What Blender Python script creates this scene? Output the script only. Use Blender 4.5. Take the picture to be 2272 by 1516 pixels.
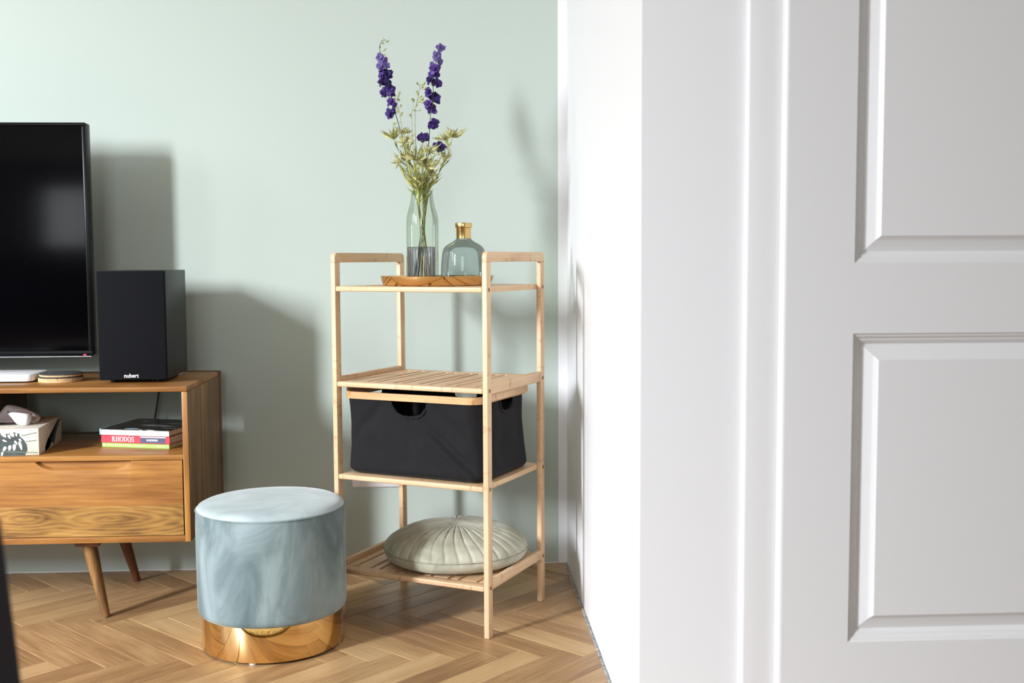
import bpy, bmesh, math, random
from mathutils import Vector, Matrix, noise

random.seed(7)
S = bpy.context.scene
COL = S.collection
for _o in list(bpy.data.objects):
    bpy.data.objects.remove(_o)

# ------------------------------------------------------------------ camera
F_PX, PITCH, YAW, ROLL, CAM_Z = 2428.98562, .07449, .05218, -.00467, .94928
def _axes():
    cy, sy, cp, sp = math.cos(YAW), math.sin(YAW), math.cos(PITCH), math.sin(PITCH)
    f = Vector((sy*cp, cy*cp, -sp)); r = Vector((cy, -sy, 0)); u = r.cross(f)
    cr, sr = math.cos(ROLL), math.sin(ROLL)
    return cr*r + sr*u, -sr*r + cr*u, f
RGT, UPV, FWD = _axes()
cd = bpy.data.cameras.new('camera'); cam = bpy.data.objects.new('camera', cd); COL.objects.link(cam)
cam.matrix_world = Matrix(((RGT.x, UPV.x, -FWD.x, 0), (RGT.y, UPV.y, -FWD.y, 0), (RGT.z, UPV.z, -FWD.z, CAM_Z), (0, 0, 0, 1)))
cd.sensor_width = 36; cd.lens = 36*F_PX/2272
cd.clip_start = .05
cd.dof.use_dof = True; cd.dof.focus_distance = 2.75; cd.dof.aperture_fstop = 4.0
S.camera = cam
def at(x, y, Y):                      # a point of the photograph, set down at the depth Y
    d = FWD + (x-1136)/F_PX*RGT - (y-758)/F_PX*UPV
    t = Y/d.y
    return Vector((d.x*t, Y, CAM_Z + d.z*t))

# ------------------------------------------------------------------ light
S.view_settings.view_transform = 'Standard'; S.view_settings.look = 'None'
S.view_settings.gamma = 1; S.view_settings.use_curve_mapping = False
S.view_settings.exposure = 0.19
S.cycles.use_denoising = True
S.cycles.max_bounces = 10; S.cycles.diffuse_bounces = 6; S.cycles.transparent_max_bounces = 24
S.cycles.sample_clamp_indirect = 6
w = bpy.data.worlds.new('world'); S.world = w; w.use_nodes = True
w.node_tree.nodes['Background'].inputs[0].default_value = (.80, .90, 1, 1)
w.node_tree.nodes['Background'].inputs[1].default_value = 0.5
def area(name, loc, direction, sx, sy, power, col=(1, 1, 1)):
    l = bpy.data.lights.new(name, 'AREA'); l.shape = 'RECTANGLE'; l.size = sx; l.size_y = sy
    l.energy = power; l.color = col
    o = bpy.data.objects.new(name, l); COL.objects.link(o); o.location = loc
    o.rotation_euler = Vector(direction).to_track_quat('-Z', 'Y').to_euler()
    return o
LX = -4.26                             # daylight coming down through the openings of the left wall
DAY = (.95, .995, 1.07)
for y_, w_, p_ in ((-.93, .46, 290), (.52, .26, 26), (1.62, .26, 34)):
    area('window_light', (LX, y_, 2.20), (.58, .95, -1.0), w_, 1.5, p_, DAY).data.spread = math.radians(114)
area('window_light', (-.75, -2.66, 1.7), (0, 1, 0), 1.3, 1.5, 50, (.95, .985, 1.03))

# ------------------------------------------------------------------ helpers
def lin(r, g, b):
    return tuple((c/255/12.92 if c/255 <= .04045 else ((c/255+.055)/1.055)**2.4) for c in (r, g, b)) + (1,)
def new_mat(name):
    m = bpy.data.materials.new(name); m.use_nodes = True
    nt = m.node_tree; b = nt.nodes['Principled BSDF']
    return m, nt, b
def N(nt, kind, **kw):
    n = nt.nodes.new(kind)
    for k, v in kw.items():
        if k in n.inputs: n.inputs[k].default_value = v
        else: setattr(n, k, v)
    return n
def ramp(nt, fac, stops):
    r = nt.nodes.new('ShaderNodeValToRGB')
    els = r.color_ramp.elements
    while len(els) < len(stops): els.new(.5)
    for e, (p, c) in zip(els, stops): e.position = p; e.color = c
    nt.links.new(fac, r.inputs[0]); return r.outputs[0]
def plain(name, rgb, rough=.5, metal=0, spec=.5, bump=0, bscale=200, var=0, vscale=8, sheen=0):
    m, nt, b = new_mat(name)
    b.inputs['Base Color'].default_value = lin(*rgb)
    b.inputs['Roughness'].default_value = rough; b.inputs['Metallic'].default_value = metal
    b.inputs['Specular IOR Level'].default_value = spec
    if sheen:
        b.inputs['Sheen Weight'].default_value = sheen; b.inputs['Sheen Roughness'].default_value = .4
    tc = nt.nodes.new('ShaderNodeTexCoord')
    if var:
        n = N(nt, 'ShaderNodeTexNoise', Scale=vscale, Detail=4.0); nt.links.new(tc.outputs['Object'], n.inputs['Vector'])
        a = tuple(max(0, c*(1-var)) for c in rgb); z = tuple(min(255, c*(1+var)) for c in rgb)
        nt.links.new(ramp(nt, n.outputs['Fac'], [(.3, lin(*a)), (.7, lin(*z))]), b.inputs['Base Color'])
    if bump:
        n = N(nt, 'ShaderNodeTexNoise', Scale=bscale, Detail=3.0); nt.links.new(tc.outputs['Object'], n.inputs['Vector'])
        bp = N(nt, 'ShaderNodeBump', Strength=bump, Distance=.002)
        nt.links.new(n.outputs['Fac'], bp.inputs['Height']); nt.links.new(bp.outputs['Normal'], b.inputs['Normal'])
    return m
def wood(name, stops, axis=0, fine=60, stretch=18, rough=.45, rings=0, knots=0, rnd=0, spec=.4, big=3.0, wmix=.55, ramp_=.075, dist=1.2):
    """Grain runs along the object's own axis (0 x, 1 y, 2 z)."""
    m, nt, b = new_mat(name); L = nt.links.new
    tc = nt.nodes.new('ShaderNodeTexCoord'); oi = nt.nodes.new('ShaderNodeObjectInfo')
    off = N(nt, 'ShaderNodeVectorMath', operation='SCALE'); off.inputs[0].default_value = (17.3, 31.7, 11.9)
    L(oi.outputs['Random'], off.inputs['Scale'])
    add = N(nt, 'ShaderNodeVectorMath', operation='ADD'); L(tc.outputs['Object'], add.inputs[0]); L(off.outputs[0], add.inputs[1])
    def mapped(sc, st):
        mp = nt.nodes.new('ShaderNodeMapping'); v = [sc]*3; v[axis] = sc/st; mp.inputs['Scale'].default_value = v
        L(add.outputs[0], mp.inputs['Vector']); return mp.outputs[0]
    n1 = N(nt, 'ShaderNodeTexNoise', Scale=1.0, Detail=5.0, Roughness=.6); L(mapped(fine, stretch), n1.inputs['Vector'])
    n2 = N(nt, 'ShaderNodeTexNoise', Scale=1.0, Detail=3.0, Distortion=dist); L(mapped(big*3, 5), n2.inputs['Vector'])
    mix = N(nt, 'ShaderNodeMix', data_type='FLOAT'); mix.inputs[0].default_value = wmix
    L(n1.outputs['Fac'], mix.inputs[2]); L(n2.outputs['Fac'], mix.inputs[3])
    fac = mix.outputs[0]
    if rings:
        wv = N(nt, 'ShaderNodeTexNoise', Scale=1.0, Detail=1.0, Distortion=.4); L(mapped(big*1.6, 4.5), wv.inputs['Vector'])
        mu = N(nt, 'ShaderNodeMath', operation='MULTIPLY'); mu.inputs[1].default_value = rings; L(wv.outputs['Fac'], mu.inputs[0])
        si = N(nt, 'ShaderNodeMath', operation='SINE'); L(mu.outputs[0], si.inputs[0])
        m2 = N(nt, 'ShaderNodeMath', operation='MULTIPLY_ADD'); m2.inputs[1].default_value = ramp_; L(si.outputs[0], m2.inputs[0]); L(fac, m2.inputs[2])
        fac = m2.outputs[0]
    if rnd:
        m3 = N(nt, 'ShaderNodeMath', operation='MULTIPLY_ADD'); m3.inputs[1].default_value = rnd
        sb = N(nt, 'ShaderNodeMath', operation='SUBTRACT'); sb.inputs[1].default_value = .5; L(oi.outputs['Random'], sb.inputs[0])
        L(sb.outputs[0], m3.inputs[0]); L(fac, m3.inputs[2]); fac = m3.outputs[0]
    col = ramp(nt, fac, stops)
    if knots:
        k = N(nt, 'ShaderNodeTexNoise', Scale=1.0, Detail=2.0); L(mapped(knots, .45), k.inputs['Vector'])
        kr = ramp(nt, k.outputs['Fac'], [(.60, (0, 0, 0, 1)), (.80, (1, 1, 1, 1))])
        mx = N(nt, 'ShaderNodeMix', data_type='RGBA', blend_type='MULTIPLY'); L(kr, mx.inputs[0]); L(col, mx.inputs[6]); mx.inputs[7].default_value = lin(214, 186, 164)
        col = mx.outputs[2]
    L(col, b.inputs['Base Color'])
    b.inputs['Roughness'].default_value = rough; b.inputs['Specular IOR Level'].default_value = spec
    bp = N(nt, 'ShaderNodeBump', Strength=.12, Distance=.001); L(n1.outputs['Fac'], bp.inputs['Height']); L(bp.outputs['Normal'], b.inputs['Normal'])
    return m
def thin_glass(name, face, edge, refl=.9):
    """Thin-walled tinted glass: tinted transmission, darker where the wall is seen edge-on, plus mirror reflection."""
    m, nt, b = new_mat(name); L = nt.links.new
    nt.nodes.remove(b); out = nt.nodes['Material Output']
    lw = N(nt, 'ShaderNodeLayerWeight', Blend=.32)
    tr = nt.nodes.new('ShaderNodeBsdfTransparent'); gl = N(nt, 'ShaderNodeBsdfGlossy', Roughness=.02)
    L(ramp(nt, lw.outputs['Facing'], [(.25, face), (.95, edge)]), tr.inputs[0])
    fr = N(nt, 'ShaderNodeFresnel', IOR=1.5); ms = N(nt, 'ShaderNodeMath', operation='MULTIPLY'); ms.inputs[1].default_value = refl
    L(fr.outputs[0], ms.inputs[0])
    mx = nt.nodes.new('ShaderNodeMixShader'); L(ms.outputs[0], mx.inputs[0]); L(tr.outputs[0], mx.inputs[1]); L(gl.outputs[0], mx.inputs[2])
    L(mx.outputs[0], out.inputs[0]); return m

def link(name, me, mat=None, parent=None, smooth=False):
    o = bpy.data.objects.new(name, me); COL.objects.link(o)
    if mat is not None and len(me.materials) == 0: me.materials.append(mat)
    if smooth:
        for p in me.polygons: p.use_smooth = True
    if parent is not None: o.parent = parent
    return o
def from_bm(name, bm, mat=None, parent=None, smooth=False):
    me = bpy.data.meshes.new(name); bm.normal_update(); bm.to_mesh(me); bm.free()
    return link(name, me, mat, parent, smooth)
def pyd(name, vs, fs, mat=None, parent=None, smooth=False):
    me = bpy.data.meshes.new(name); me.from_pydata([tuple(v) for v in vs], [], fs); me.update()
    return link(name, me, mat, parent, smooth)
def auto(o, ang=40):
    me = o.data
    for p in me.polygons: p.use_smooth = True
    me.set_sharp_from_angle(angle=math.radians(ang)); return o
def bm_box(bm, a, b, bev=0, seg=2):
    x0, y0, z0 = a; x1, y1, z1 = b
    vs = [bm.verts.new(v) for v in ((x0,y0,z0),(x1,y0,z0),(x1,y1,z0),(x0,y1,z0),(x0,y0,z1),(x1,y0,z1),(x1,y1,z1),(x0,y1,z1))]
    fs = [bm.faces.new([vs[i] for i in f]) for f in ((3,2,1,0),(4,5,6,7),(0,1,5,4),(1,2,6,5),(2,3,7,6),(3,0,4,7))]
    if bev:
        es = list({e for f in fs for e in f.edges})
        bmesh.ops.bevel(bm, geom=es, offset=bev, segments=seg, affect='EDGES', profile=.5)
def box(name, a, b, mat, parent=None, bev=0, seg=2):
    bm = bmesh.new(); bm_box(bm, a, b, bev, seg)
    o = from_bm(name, bm, mat, parent)
    return auto(o, 30) if bev else o
def prism(name, pts, z0, z1, mat, parent=None, bev=0, M=None, seg=2):
    """Outline pts (x, y), extruded from z0 to z1, then moved by M."""
    bm = bmesh.new()
    lo = [bm.verts.new((x, y, z0)) for x, y in pts]; hi = [bm.verts.new((x, y, z1)) for x, y in pts]
    n = len(pts)
    bm.faces.new(lo[::-1]); bm.faces.new(hi)
    for i in range(n): bm.faces.new((lo[i], lo[(i+1) % n], hi[(i+1) % n], hi[i]))
    bmesh.ops.recalc_face_normals(bm, faces=bm.faces)
    if bev:
        es = [e for e in bm.edges if abs(e.verts[0].co.z-e.verts[1].co.z) < 1e-9]
        bmesh.ops.bevel(bm, geom=es, offset=bev, segments=seg, affect='EDGES', profile=.5)
    if M is not None: bm.transform(M)
    return auto(from_bm(name, bm, mat, parent), 35)
def lathe(name, prof, mat, parent=None, seg=64, c=(0, 0), ang=40, fn=None):
    """prof: (r, z) pairs; a profile that starts or ends at r = 0 is closed there."""
    vs, fs, rows = [], [], []
    for r, z in prof:
        if r < 1e-6: rows.append([len(vs)]); vs.append((c[0], c[1], z))
        else:
            row = []
            for i in range(seg):
                t = 2*math.pi*i/seg; rr, zz = (r, z) if fn is None else fn(r, z, t)
                row.append(len(vs)); vs.append((c[0]+rr*math.cos(t), c[1]+rr*math.sin(t), zz))
            rows.append(row)
    for A, B in zip(rows, rows[1:]):
        if len(A) == 1 and len(B) == 1: continue
        for i in range(seg):
            j = (i+1) % seg
            if len(A) == 1: fs.append((A[0], B[j], B[i]))
            elif len(B) == 1: fs.append((A[i], A[j], B[0]))
            else: fs.append((A[i], A[j], B[j], B[i]))
    o = pyd(name, vs, fs, mat, parent)
    bm = bmesh.new(); bm.from_mesh(o.data); bmesh.ops.recalc_face_normals(bm, faces=bm.faces); bm.to_mesh(o.data); bm.free()
    return auto(o, ang)
def tube_geo(path, rad, seg=8, closed=False):
    P = [Vector(q) for q in path]; n = len(P); vs, fs = [], []
    R = rad if isinstance(rad, (list, tuple)) else [rad]*n
    prev = None
    for i in range(n):
        a, b = (P[i-1], P[(i+1) % n]) if closed else (P[max(i-1, 0)], P[min(i+1, n-1)])
        t = (b-a).normalized()
        if prev is None:
            ref = Vector((0, 0, 1)) if abs(t.z) < .9 else Vector((1, 0, 0)); u = t.cross(ref).normalized()
        else: u = (prev - t*prev.dot(t)).normalized()
        prev = u; v = t.cross(u)
        for k in range(seg):
            c = 2*math.pi*k/seg; vs.append(P[i] + R[i]*(math.cos(c)*u + math.sin(c)*v))
    for i in range(n if closed else n-1):
        for k in range(seg):
            a, b = i*seg+k, i*seg+(k+1) % seg; j = (i+1) % n
            fs.append((a, b, j*seg+(k+1) % seg, j*seg+k))
    if not closed:
        fs.append(tuple(range(seg))[::-1]); fs.append(tuple((n-1)*seg+k for k in range(seg)))
    return vs, fs
def tube(name, path, rad, mat, parent=None, seg=8, closed=False):
    vs, fs = tube_geo(path, rad, seg, closed); return auto(pyd(name, vs, fs, mat, parent), 60)
def curve_pts(pts, n=24):
    """Catmull-Rom through pts."""
    P = [Vector(q) for q in pts]; P = [2*P[0]-P[1]] + P + [2*P[-1]-P[-2]]; out = []
    m = len(P)-3
    for i in range(n+1):
        s = i/n*m; k = min(int(s), m-1); t = s-k; a, b, c, d = P[k:k+4]
        out.append(.5*((2*b) + (c-a)*t + (2*a-5*b+4*c-d)*t*t + (3*b-a-3*c+d)*t**3))
    return out
def thing(name, label, cat, loc=(0, 0, 0), rz=0, group=None):
    o = bpy.data.objects.new(name, None); COL.objects.link(o); o.location = loc; o.rotation_euler = (0, 0, rz)
    o.empty_display_size = .05
    return tag(o, label, cat, group)
def tag(o, label, cat, group=None):
    o['label'] = label; o['category'] = cat
    if group: o['group'] = group
    return o
def struct(o): o['kind'] = 'structure'; return o
def stuff(o): o['kind'] = 'stuff'; return o
def lettering(text, size, mat, parent, M, depth=.0003, sx=1.0, bold=0, name='lettering'):
    cu = bpy.data.curves.new('lettering', 'FONT'); cu.body = text; cu.size = size; cu.extrude = depth; cu.offset = bold
    cu.align_x = 'CENTER'; cu.align_y = 'CENTER'
    t = bpy.data.objects.new('lettering_source', cu); COL.objects.link(t)
    dg = bpy.context.evaluated_depsgraph_get()
    me = bpy.data.meshes.new_from_object(t.evaluated_get(dg)); bpy.data.objects.remove(t); bpy.data.curves.remove(cu)
    me.materials.clear(); me.transform(Matrix.Diagonal((sx, 1, 1, 1))); me.transform(M)
    return link(name, me, mat, parent)
def rrect(x0, x1, y0, y1, r, n=6):
    out = []
    for cx, cy, a0 in ((x1-r, y0+r, -90), (x1-r, y1-r, 0), (x0+r, y1-r, 90), (x0+r, y0+r, 180)):
        for k in range(n+1):
            a = math.radians(a0+90*k/n); out.append((cx+r*math.cos(a), cy+r*math.sin(a)))
    return out
FRONT = Matrix.Rotation(math.radians(90), 4, 'X')       # text in xy -> upright, reading from -Y

# ------------------------------------------------------------------ materials
M_GREEN = plain('sage_paint', (178, 189, 180), .75, spec=.25, bump=.05, bscale=180)
M_WHITE = plain('white_wall_paint', (225, 225, 226), .75, spec=.25, bump=.06, bscale=220)
M_DOOR = plain('door_lacquer', (219, 219, 219), .38, spec=.4)
M_CEIL = plain('ceiling_paint', (232, 232, 228), .9)
M_LEFT = plain('room_wall_paint', (146, 144, 138), .85)
M_CEMENT = plain('grey_filler', (150, 148, 142), .9, bump=.5, bscale=400, var=.25, vscale=90)
M_SLAB = plain('dark_subfloor', (60, 42, 28), .9)
M_OAK = wood('oiled_oak', [(.24, lin(126, 93, 62)), (.42, lin(158, 123, 84)), (.58, lin(180, 146, 103)), (.80, lin(196, 165, 122))],
             axis=0, fine=210, stretch=26, rough=.36, rings=34, rnd=.28, big=4, spec=.45, wmix=.40, ramp_=.032, dist=.5)
BAM = [(.3, lin(190, 154, 116)), (.5, lin(212, 179, 141)), (.7, lin(222, 192, 157))]
M_BAM = [wood('bamboo_'+'xyz'[a], BAM, axis=a, fine=150, stretch=40, rough=.42, knots=26, rnd=.10, big=6) for a in range(3)]
M_BAMRIM = wood('bamboo_bent', [(.3, lin(182, 140, 94)), (.6, lin(208, 168, 120)), (.8, lin(216, 180, 134))], axis=0, fine=120, stretch=30, rough=.4, knots=20)
ACA = [(.22, lin(88, 50, 22)), (.40, lin(134, 88, 42)), (.54, lin(164, 114, 58)), (.74, lin(186, 142, 78))]
M_ACA = [wood('acacia_'+'xyz'[a], ACA, axis=a, fine=150, stretch=22, rough=.36, rings=22, big=2.2, rnd=.12, wmix=.62, ramp_=.012, dist=1.0) for a in range(3)]
M_ACASIDE = wood('acacia_side', [(.3, lin(64, 42, 22)), (.45, lin(104, 74, 40)), (.56, lin(134, 98, 54)), (.7, lin(160, 120, 66))], axis=2, fine=46, stretch=16, rough=.42, wmix=.35, big=2, dist=.3)  # shade of the right side panel is put into this darker tone
def figured(name):
    """Flat-sawn board: two long eyes of nested rings."""
    m, nt, b = new_mat(name); L = nt.links.new
    tc = nt.nodes.new('ShaderNodeTexCoord')
    def length(cx, cz, kx, kz):
        sb = N(nt, 'ShaderNodeVectorMath', operation='SUBTRACT'); sb.inputs[1].default_value = (cx, 0, cz); L(tc.outputs['Object'], sb.inputs[0])
        ml = N(nt, 'ShaderNodeVectorMath', operation='MULTIPLY'); ml.inputs[1].default_value = (kx, 0, kz); L(sb.outputs[0], ml.inputs[0])
        ln = N(nt, 'ShaderNodeVectorMath', operation='LENGTH'); L(ml.outputs[0], ln.inputs[0]); return ln.outputs['Value']
    mn = N(nt, 'ShaderNodeMath', operation='SMOOTH_MIN'); mn.inputs[2].default_value = .25
    L(length(FIG[0][0], FIG[0][1], 7.2, 30), mn.inputs[0]); L(length(FIG[1][0], FIG[1][1], 5.6, 30), mn.inputs[1])
    mp = nt.nodes.new('ShaderNodeMapping'); mp.inputs['Scale'].default_value = (9, 9, 34); L(tc.outputs['Object'], mp.inputs['Vector'])
    nz = N(nt, 'ShaderNodeTexNoise', Scale=1.0, Detail=3.0); L(mp.outputs[0], nz.inputs['Vector'])
    a1 = N(nt, 'ShaderNodeMath', operation='MULTIPLY_ADD'); a1.inputs[1].default_value = .42; L(nz.outputs['Fac'], a1.inputs[0]); L(mn.outputs[0], a1.inputs[2])
    k = N(nt, 'ShaderNodeMath', operation='MULTIPLY'); k.inputs[1].default_value = 25; L(a1.outputs[0], k.inputs[0])
    si = N(nt, 'ShaderNodeMath', operation='SINE'); L(k.outputs[0], si.inputs[0])
    mp2 = nt.nodes.new('ShaderNodeMapping'); mp2.inputs['Scale'].default_value = (14, 14, 120); L(tc.outputs['Object'], mp2.inputs['Vector'])
    n2 = N(nt, 'ShaderNodeTexNoise', Scale=1.0, Detail=5.0); L(mp2.outputs[0], n2.inputs['Vector'])
    mp3 = nt.nodes.new('ShaderNodeMapping'); mp3.inputs['Scale'].default_value = (7, 7, 16); L(tc.outputs['Object'], mp3.inputs['Vector'])
    n3 = N(nt, 'ShaderNodeTexNoise', Scale=1.0, Detail=2.0); L(mp3.outputs[0], n3.inputs['Vector'])
    x1 = N(nt, 'ShaderNodeMath', operation='MULTIPLY_ADD'); x1.inputs[1].default_value = .062; L(si.outputs[0], x1.inputs[0])
    h2 = N(nt, 'ShaderNodeMath', operation='MULTIPLY'); h2.inputs[1].default_value = .45; L(n2.outputs['Fac'], h2.inputs[0]); L(h2.outputs[0], x1.inputs[2])
    x2 = N(nt, 'ShaderNodeMath', operation='MULTIPLY_ADD'); x2.inputs[1].default_value = .6; L(n3.outputs['Fac'], x2.inputs[0]); L(x1.outputs[0], x2.inputs[2])
    x3 = N(nt, 'ShaderNodeMath', operation='SUBTRACT'); x3.inputs[1].default_value = .025; L(x2.outputs[0], x3.inputs[0])
    L(ramp(nt, x3.outputs[0], [(.26, lin(84, 58, 32)), (.42, lin(128, 92, 48)), (.54, lin(152, 113, 58)), (.74, lin(174, 136, 76))]), b.inputs['Base Color'])
    b.inputs['Roughness'].default_value = .36; b.inputs['Specular IOR Level'].default_value = .4
    return m
FIG = ((.345, .283), (.565, .279))          # eye centres in the console's own coordinates
M_ACAFIG = figured('acacia_figured')
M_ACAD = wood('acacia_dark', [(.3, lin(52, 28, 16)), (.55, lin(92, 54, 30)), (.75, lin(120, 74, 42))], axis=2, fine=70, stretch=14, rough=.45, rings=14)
M_BOLT = plain('antique_brass', (120, 96, 60), .35, metal=1)
M_BRASS = plain('brushed_brass', (210, 178, 116), .24, metal=1)
M_GOLD = plain('polished_gold', (238, 206, 150), .055, metal=1)
M_TRAY = plain('tray_brass', (226, 194, 142), .10, metal=1)
M_BLACK = plain('black_plastic', (11, 11, 13), .3, spec=.15)
M_SCREEN = plain('screen_glass', (4, 4, 6), .14, spec=.12)
M_SPK = plain('speaker_lacquer', (30, 30, 30), .42, spec=.35, bump=.08, bscale=600)
M_GRILLE = plain('grille_cloth', (15, 16, 20), .9, spec=.15, bump=.4, bscale=1400)
M_LETTER = plain('white_print', (240, 238, 236), .5)
M_FABRIC = plain('black_cotton', (26, 25, 27), .85, spec=.2, bump=.15, bscale=900, sheen=.06)
M_PAPER = plain('white_paper', (240, 240, 242), .8)
M_SILVER = plain('silver_strip', (170, 170, 172), .3, metal=1)
M_OUTLET = plain('outlet_plastic', (232, 226, 226), .35)
M_CHAIR = plain('charcoal_upholstery', (46, 43, 52), .9, spec=.2, bump=.3, bscale=500)

def velvet(name, dark, light, scale, stretch, rough=.75, sheen=.35, band=(.32, .68), bump=0):
    m, nt, b = new_mat(name); L = nt.links.new
    tc = nt.nodes.new('ShaderNodeTexCoord'); mp = nt.nodes.new('ShaderNodeMapping'); mp.inputs['Scale'].default_value = stretch
    L(tc.outputs['Object'], mp.inputs['Vector'])
    n = N(nt, 'ShaderNodeTexNoise', Scale=scale, Detail=5.0, Roughness=.55, Distortion=.9); L(mp.outputs[0], n.inputs['Vector'])
    L(ramp(nt, n.outputs['Fac'], [(band[0], lin(*dark)), (.5, lin(*[(a+c)/2 for a, c in zip(dark, light)])), (band[1], lin(*light))]), b.inputs['Base Color'])
    b.inputs['Roughness'].default_value = rough; b.inputs['Specular IOR Level'].default_value = .15
    b.inputs['Sheen Weight'].default_value = sheen; b.inputs['Sheen Roughness'].default_value = .35
    if bump:
        bp = N(nt, 'ShaderNodeBump', Strength=bump, Distance=.004); L(n.outputs['Fac'], bp.inputs['Height']); L(bp.outputs['Normal'], b.inputs['Normal'])
    return m
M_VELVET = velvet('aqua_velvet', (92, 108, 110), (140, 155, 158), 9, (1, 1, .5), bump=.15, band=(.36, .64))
M_VELTOP = velvet('aqua_velvet_top', (152, 165, 166), (184, 195, 196), 7, (1, 1, 1), bump=.1)  # lit look of the seat top put into a lighter copy of the velvet
M_CUSH = velvet('sage_velvet', (150, 150, 130), (186, 184, 166), 14, (1, 1, 1), sheen=.3)

# ------------------------------------------------------------------ the setting
WY, WX, NY = 3.363, .345, 2.014       # green wall, white stub wall, door wall
RX0, RX1, RY0, H = -4.2, 2.2, -2.6, 3.2
fl = struct(box('floor', (RX0-.1, RY0-.1, -.06), (RX1+.1, WY+.1, -.0125), M_SLAB))
PW, PL = .07255, .4353
PO = Vector((-1.0311, 2.857, 0)); D1 = Vector((1, -1, 0))/math.sqrt(2); D2 = Vector((1, 1, 0))/math.sqrt(2)
def plank_mesh():
    g, c, t = .0003, .0013, .012
    bm = bmesh.new()
    o = [(g, g), (PL-g, g), (PL-g, PW-g), (g, PW-g)]
    i = [(g+c, g+c), (PL-g-c, g+c), (PL-g-c, PW-g-c), (g+c, PW-g-c)]
    A = [bm.verts.new((x, y, -t)) for x, y in o]; B = [bm.verts.new((x, y, -c*.8)) for x, y in o]; C_ = [bm.verts.new((x, y, 0)) for x, y in i]
    for k in range(4):
        j = (k+1) % 4
        bm.faces.new((A[k], A[j], B[j], B[k])); bm.faces.new((B[k], B[j], C_[j], C_[k]))
    bm.faces.new(C_)
    me = bpy.data.meshes.new('plank'); bm.to_mesh(me); bm.free(); me.materials.append(M_OAK); return me
PM = plank_mesh()
def clip_bm(me, M, rect):
    bm = bmesh.new(); bm.from_mesh(me); bm.transform(M)
    x0, x1, y0, y1 = rect
    for co, no in (((x0, 0, 0), (-1, 0, 0)), ((x1, 0, 0), (1, 0, 0)), ((0, y0, 0), (0, -1, 0)), ((0, y1, 0), (0, 1, 0))):
        bmesh.ops.bisect_plane(bm, geom=bm.verts[:]+bm.edges[:]+bm.faces[:], plane_co=co, plane_no=no, clear_outer=True)
    return bm
NEAR = (-2.2, .3365, 1.3, WY-.001)
FAR = [(RX0, RX1, RY0, 1.3), (RX0, -2.2, 1.3, WY-.001), (.3365, RX1, 1.3, NY-.003)]
farbm = bmesh.new()
def inside(q, r, e=0): return r[0]-e <= q.x <= r[1]+e and r[2]-e <= q.y <= r[3]+e
for m in range(-14, 15):
    for k in range(-90, 91):
        base = PO + k*PW*(D1+D2) + m*PL*(D1-D2)
        for kind in (0, 1):
            if kind == 0: o, ang = base, -45
            else: o, ang = base + D1*(PL+PW) + D2*(PW-PL), 45
            Mx = Matrix.Translation(o) @ Matrix.Rotation(math.radians(ang), 4, 'Z')
            cs = [Mx @ Vector(q) for q in ((0, 0, 0), (PL, 0, 0), (PL, PW, 0), (0, PW, 0))]
            xs = [q.x for q in cs]; ys = [q.y for q in cs]
            if max(xs) < RX0 or min(xs) > RX1 or max(ys) < RY0 or min(ys) > WY: continue
            def overlaps(r): return max(xs) > r[0] and min(xs) < r[1] and max(ys) > r[2] and min(ys) < r[3]
            if overlaps(NEAR):
                if all(inside(q, NEAR) for q in cs):
                    p = link('plank', PM, None, fl); p.matrix_local = Mx
                else:
                    bm = clip_bm(PM, Mx, NEAR)
                    if len(bm.faces) > 1:
                        bm.transform(Mx.inverted()); p = from_bm('plank', bm, M_OAK, fl); p.matrix_local = Mx
                    else: bm.free()
            for r in FAR:
                if overlaps(r):
                    bm = clip_bm(PM, Mx, r); tmp = bpy.data.meshes.new('tmp'); bm.to_mesh(tmp); bm.free(); farbm.from_mesh(tmp); bpy.data.meshes.remove(tmp)
stuff(from_bm('plank_field', farbm, M_OAK, fl))
struct(box('wall_back', (RX0-.1, WY, 0), (RX1, WY+.1, H), M_GREEN))
struct(box('wall_right', (WX, NY+.1, 0), (WX+.1, WY, H), M_WHITE))
struct(box('wall_doorside', (WX, NY, 0), (RX1, NY+.1, H), M_WHITE))
struct(box('wall_side', (RX1, RY0, 0), (RX1+.1, NY, H), M_LEFT))
struct(box('ceiling', (RX0-.1, RY0-.1, H), (RX1+.1, WY+.1, H+.1), M_CEIL))
def wall_with_openings(name, along, fixed, lo, hi, opens):
    bm = bmesh.new(); t0, t1 = fixed
    def put(a0, a1, z0, z1):
        if a1-a0 < 1e-4 or z1-z0 < 1e-4: return
        if along == 'Y': bm_box(bm, (t0, a0, z0), (t1, a1, z1))
        else: bm_box(bm, (a0, t0, z0), (a1, t1, z1))
    cur = lo
    for a0, a1, z0, z1 in opens:
        put(cur, a0, 0, H); put(a0, a1, 0, z0); put(a0, a1, z1, H); cur = a1
    put(cur, hi, 0, H)
    return struct(from_bm(name, bm, M_LEFT))
wall_with_openings('wall_left', 'Y', (RX0-.1, RX0), RY0-.1, WY, [(-1.25, -.61, 1.38, 3.04), (.30, 1.84, 1.38, 3.04)])
wall_with_openings('wall_rear', 'X', (RY0-.1, RY0), RX0, RX1+.1, [(-1.45, -.05, .9, 2.5)])
def frame(name, along, fixed, a0, a1, z0, z1, mull):
    bm = bmesh.new(); t0, t1 = fixed; f = .04
    def put(p0, p1, q0, q1):
        if along == 'Y': bm_box(bm, (t0, p0, q0), (t1, p1, q1), .004, 1)
        else: bm_box(bm, (p0, t0, q0), (p1, t1, q1), .004, 1)
    put(a0, a0+f, z0, z1); put(a1-f, a1, z0, z1); put(a0+f, a1-f, z0, z0+f); put(a0+f, a1-f, z1-f, z1)
    for q in mull: put(q-f*.6, q+f*.6, z0+f, z1-f)
    return struct(from_bm(name, bm, M_DOOR))
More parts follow.
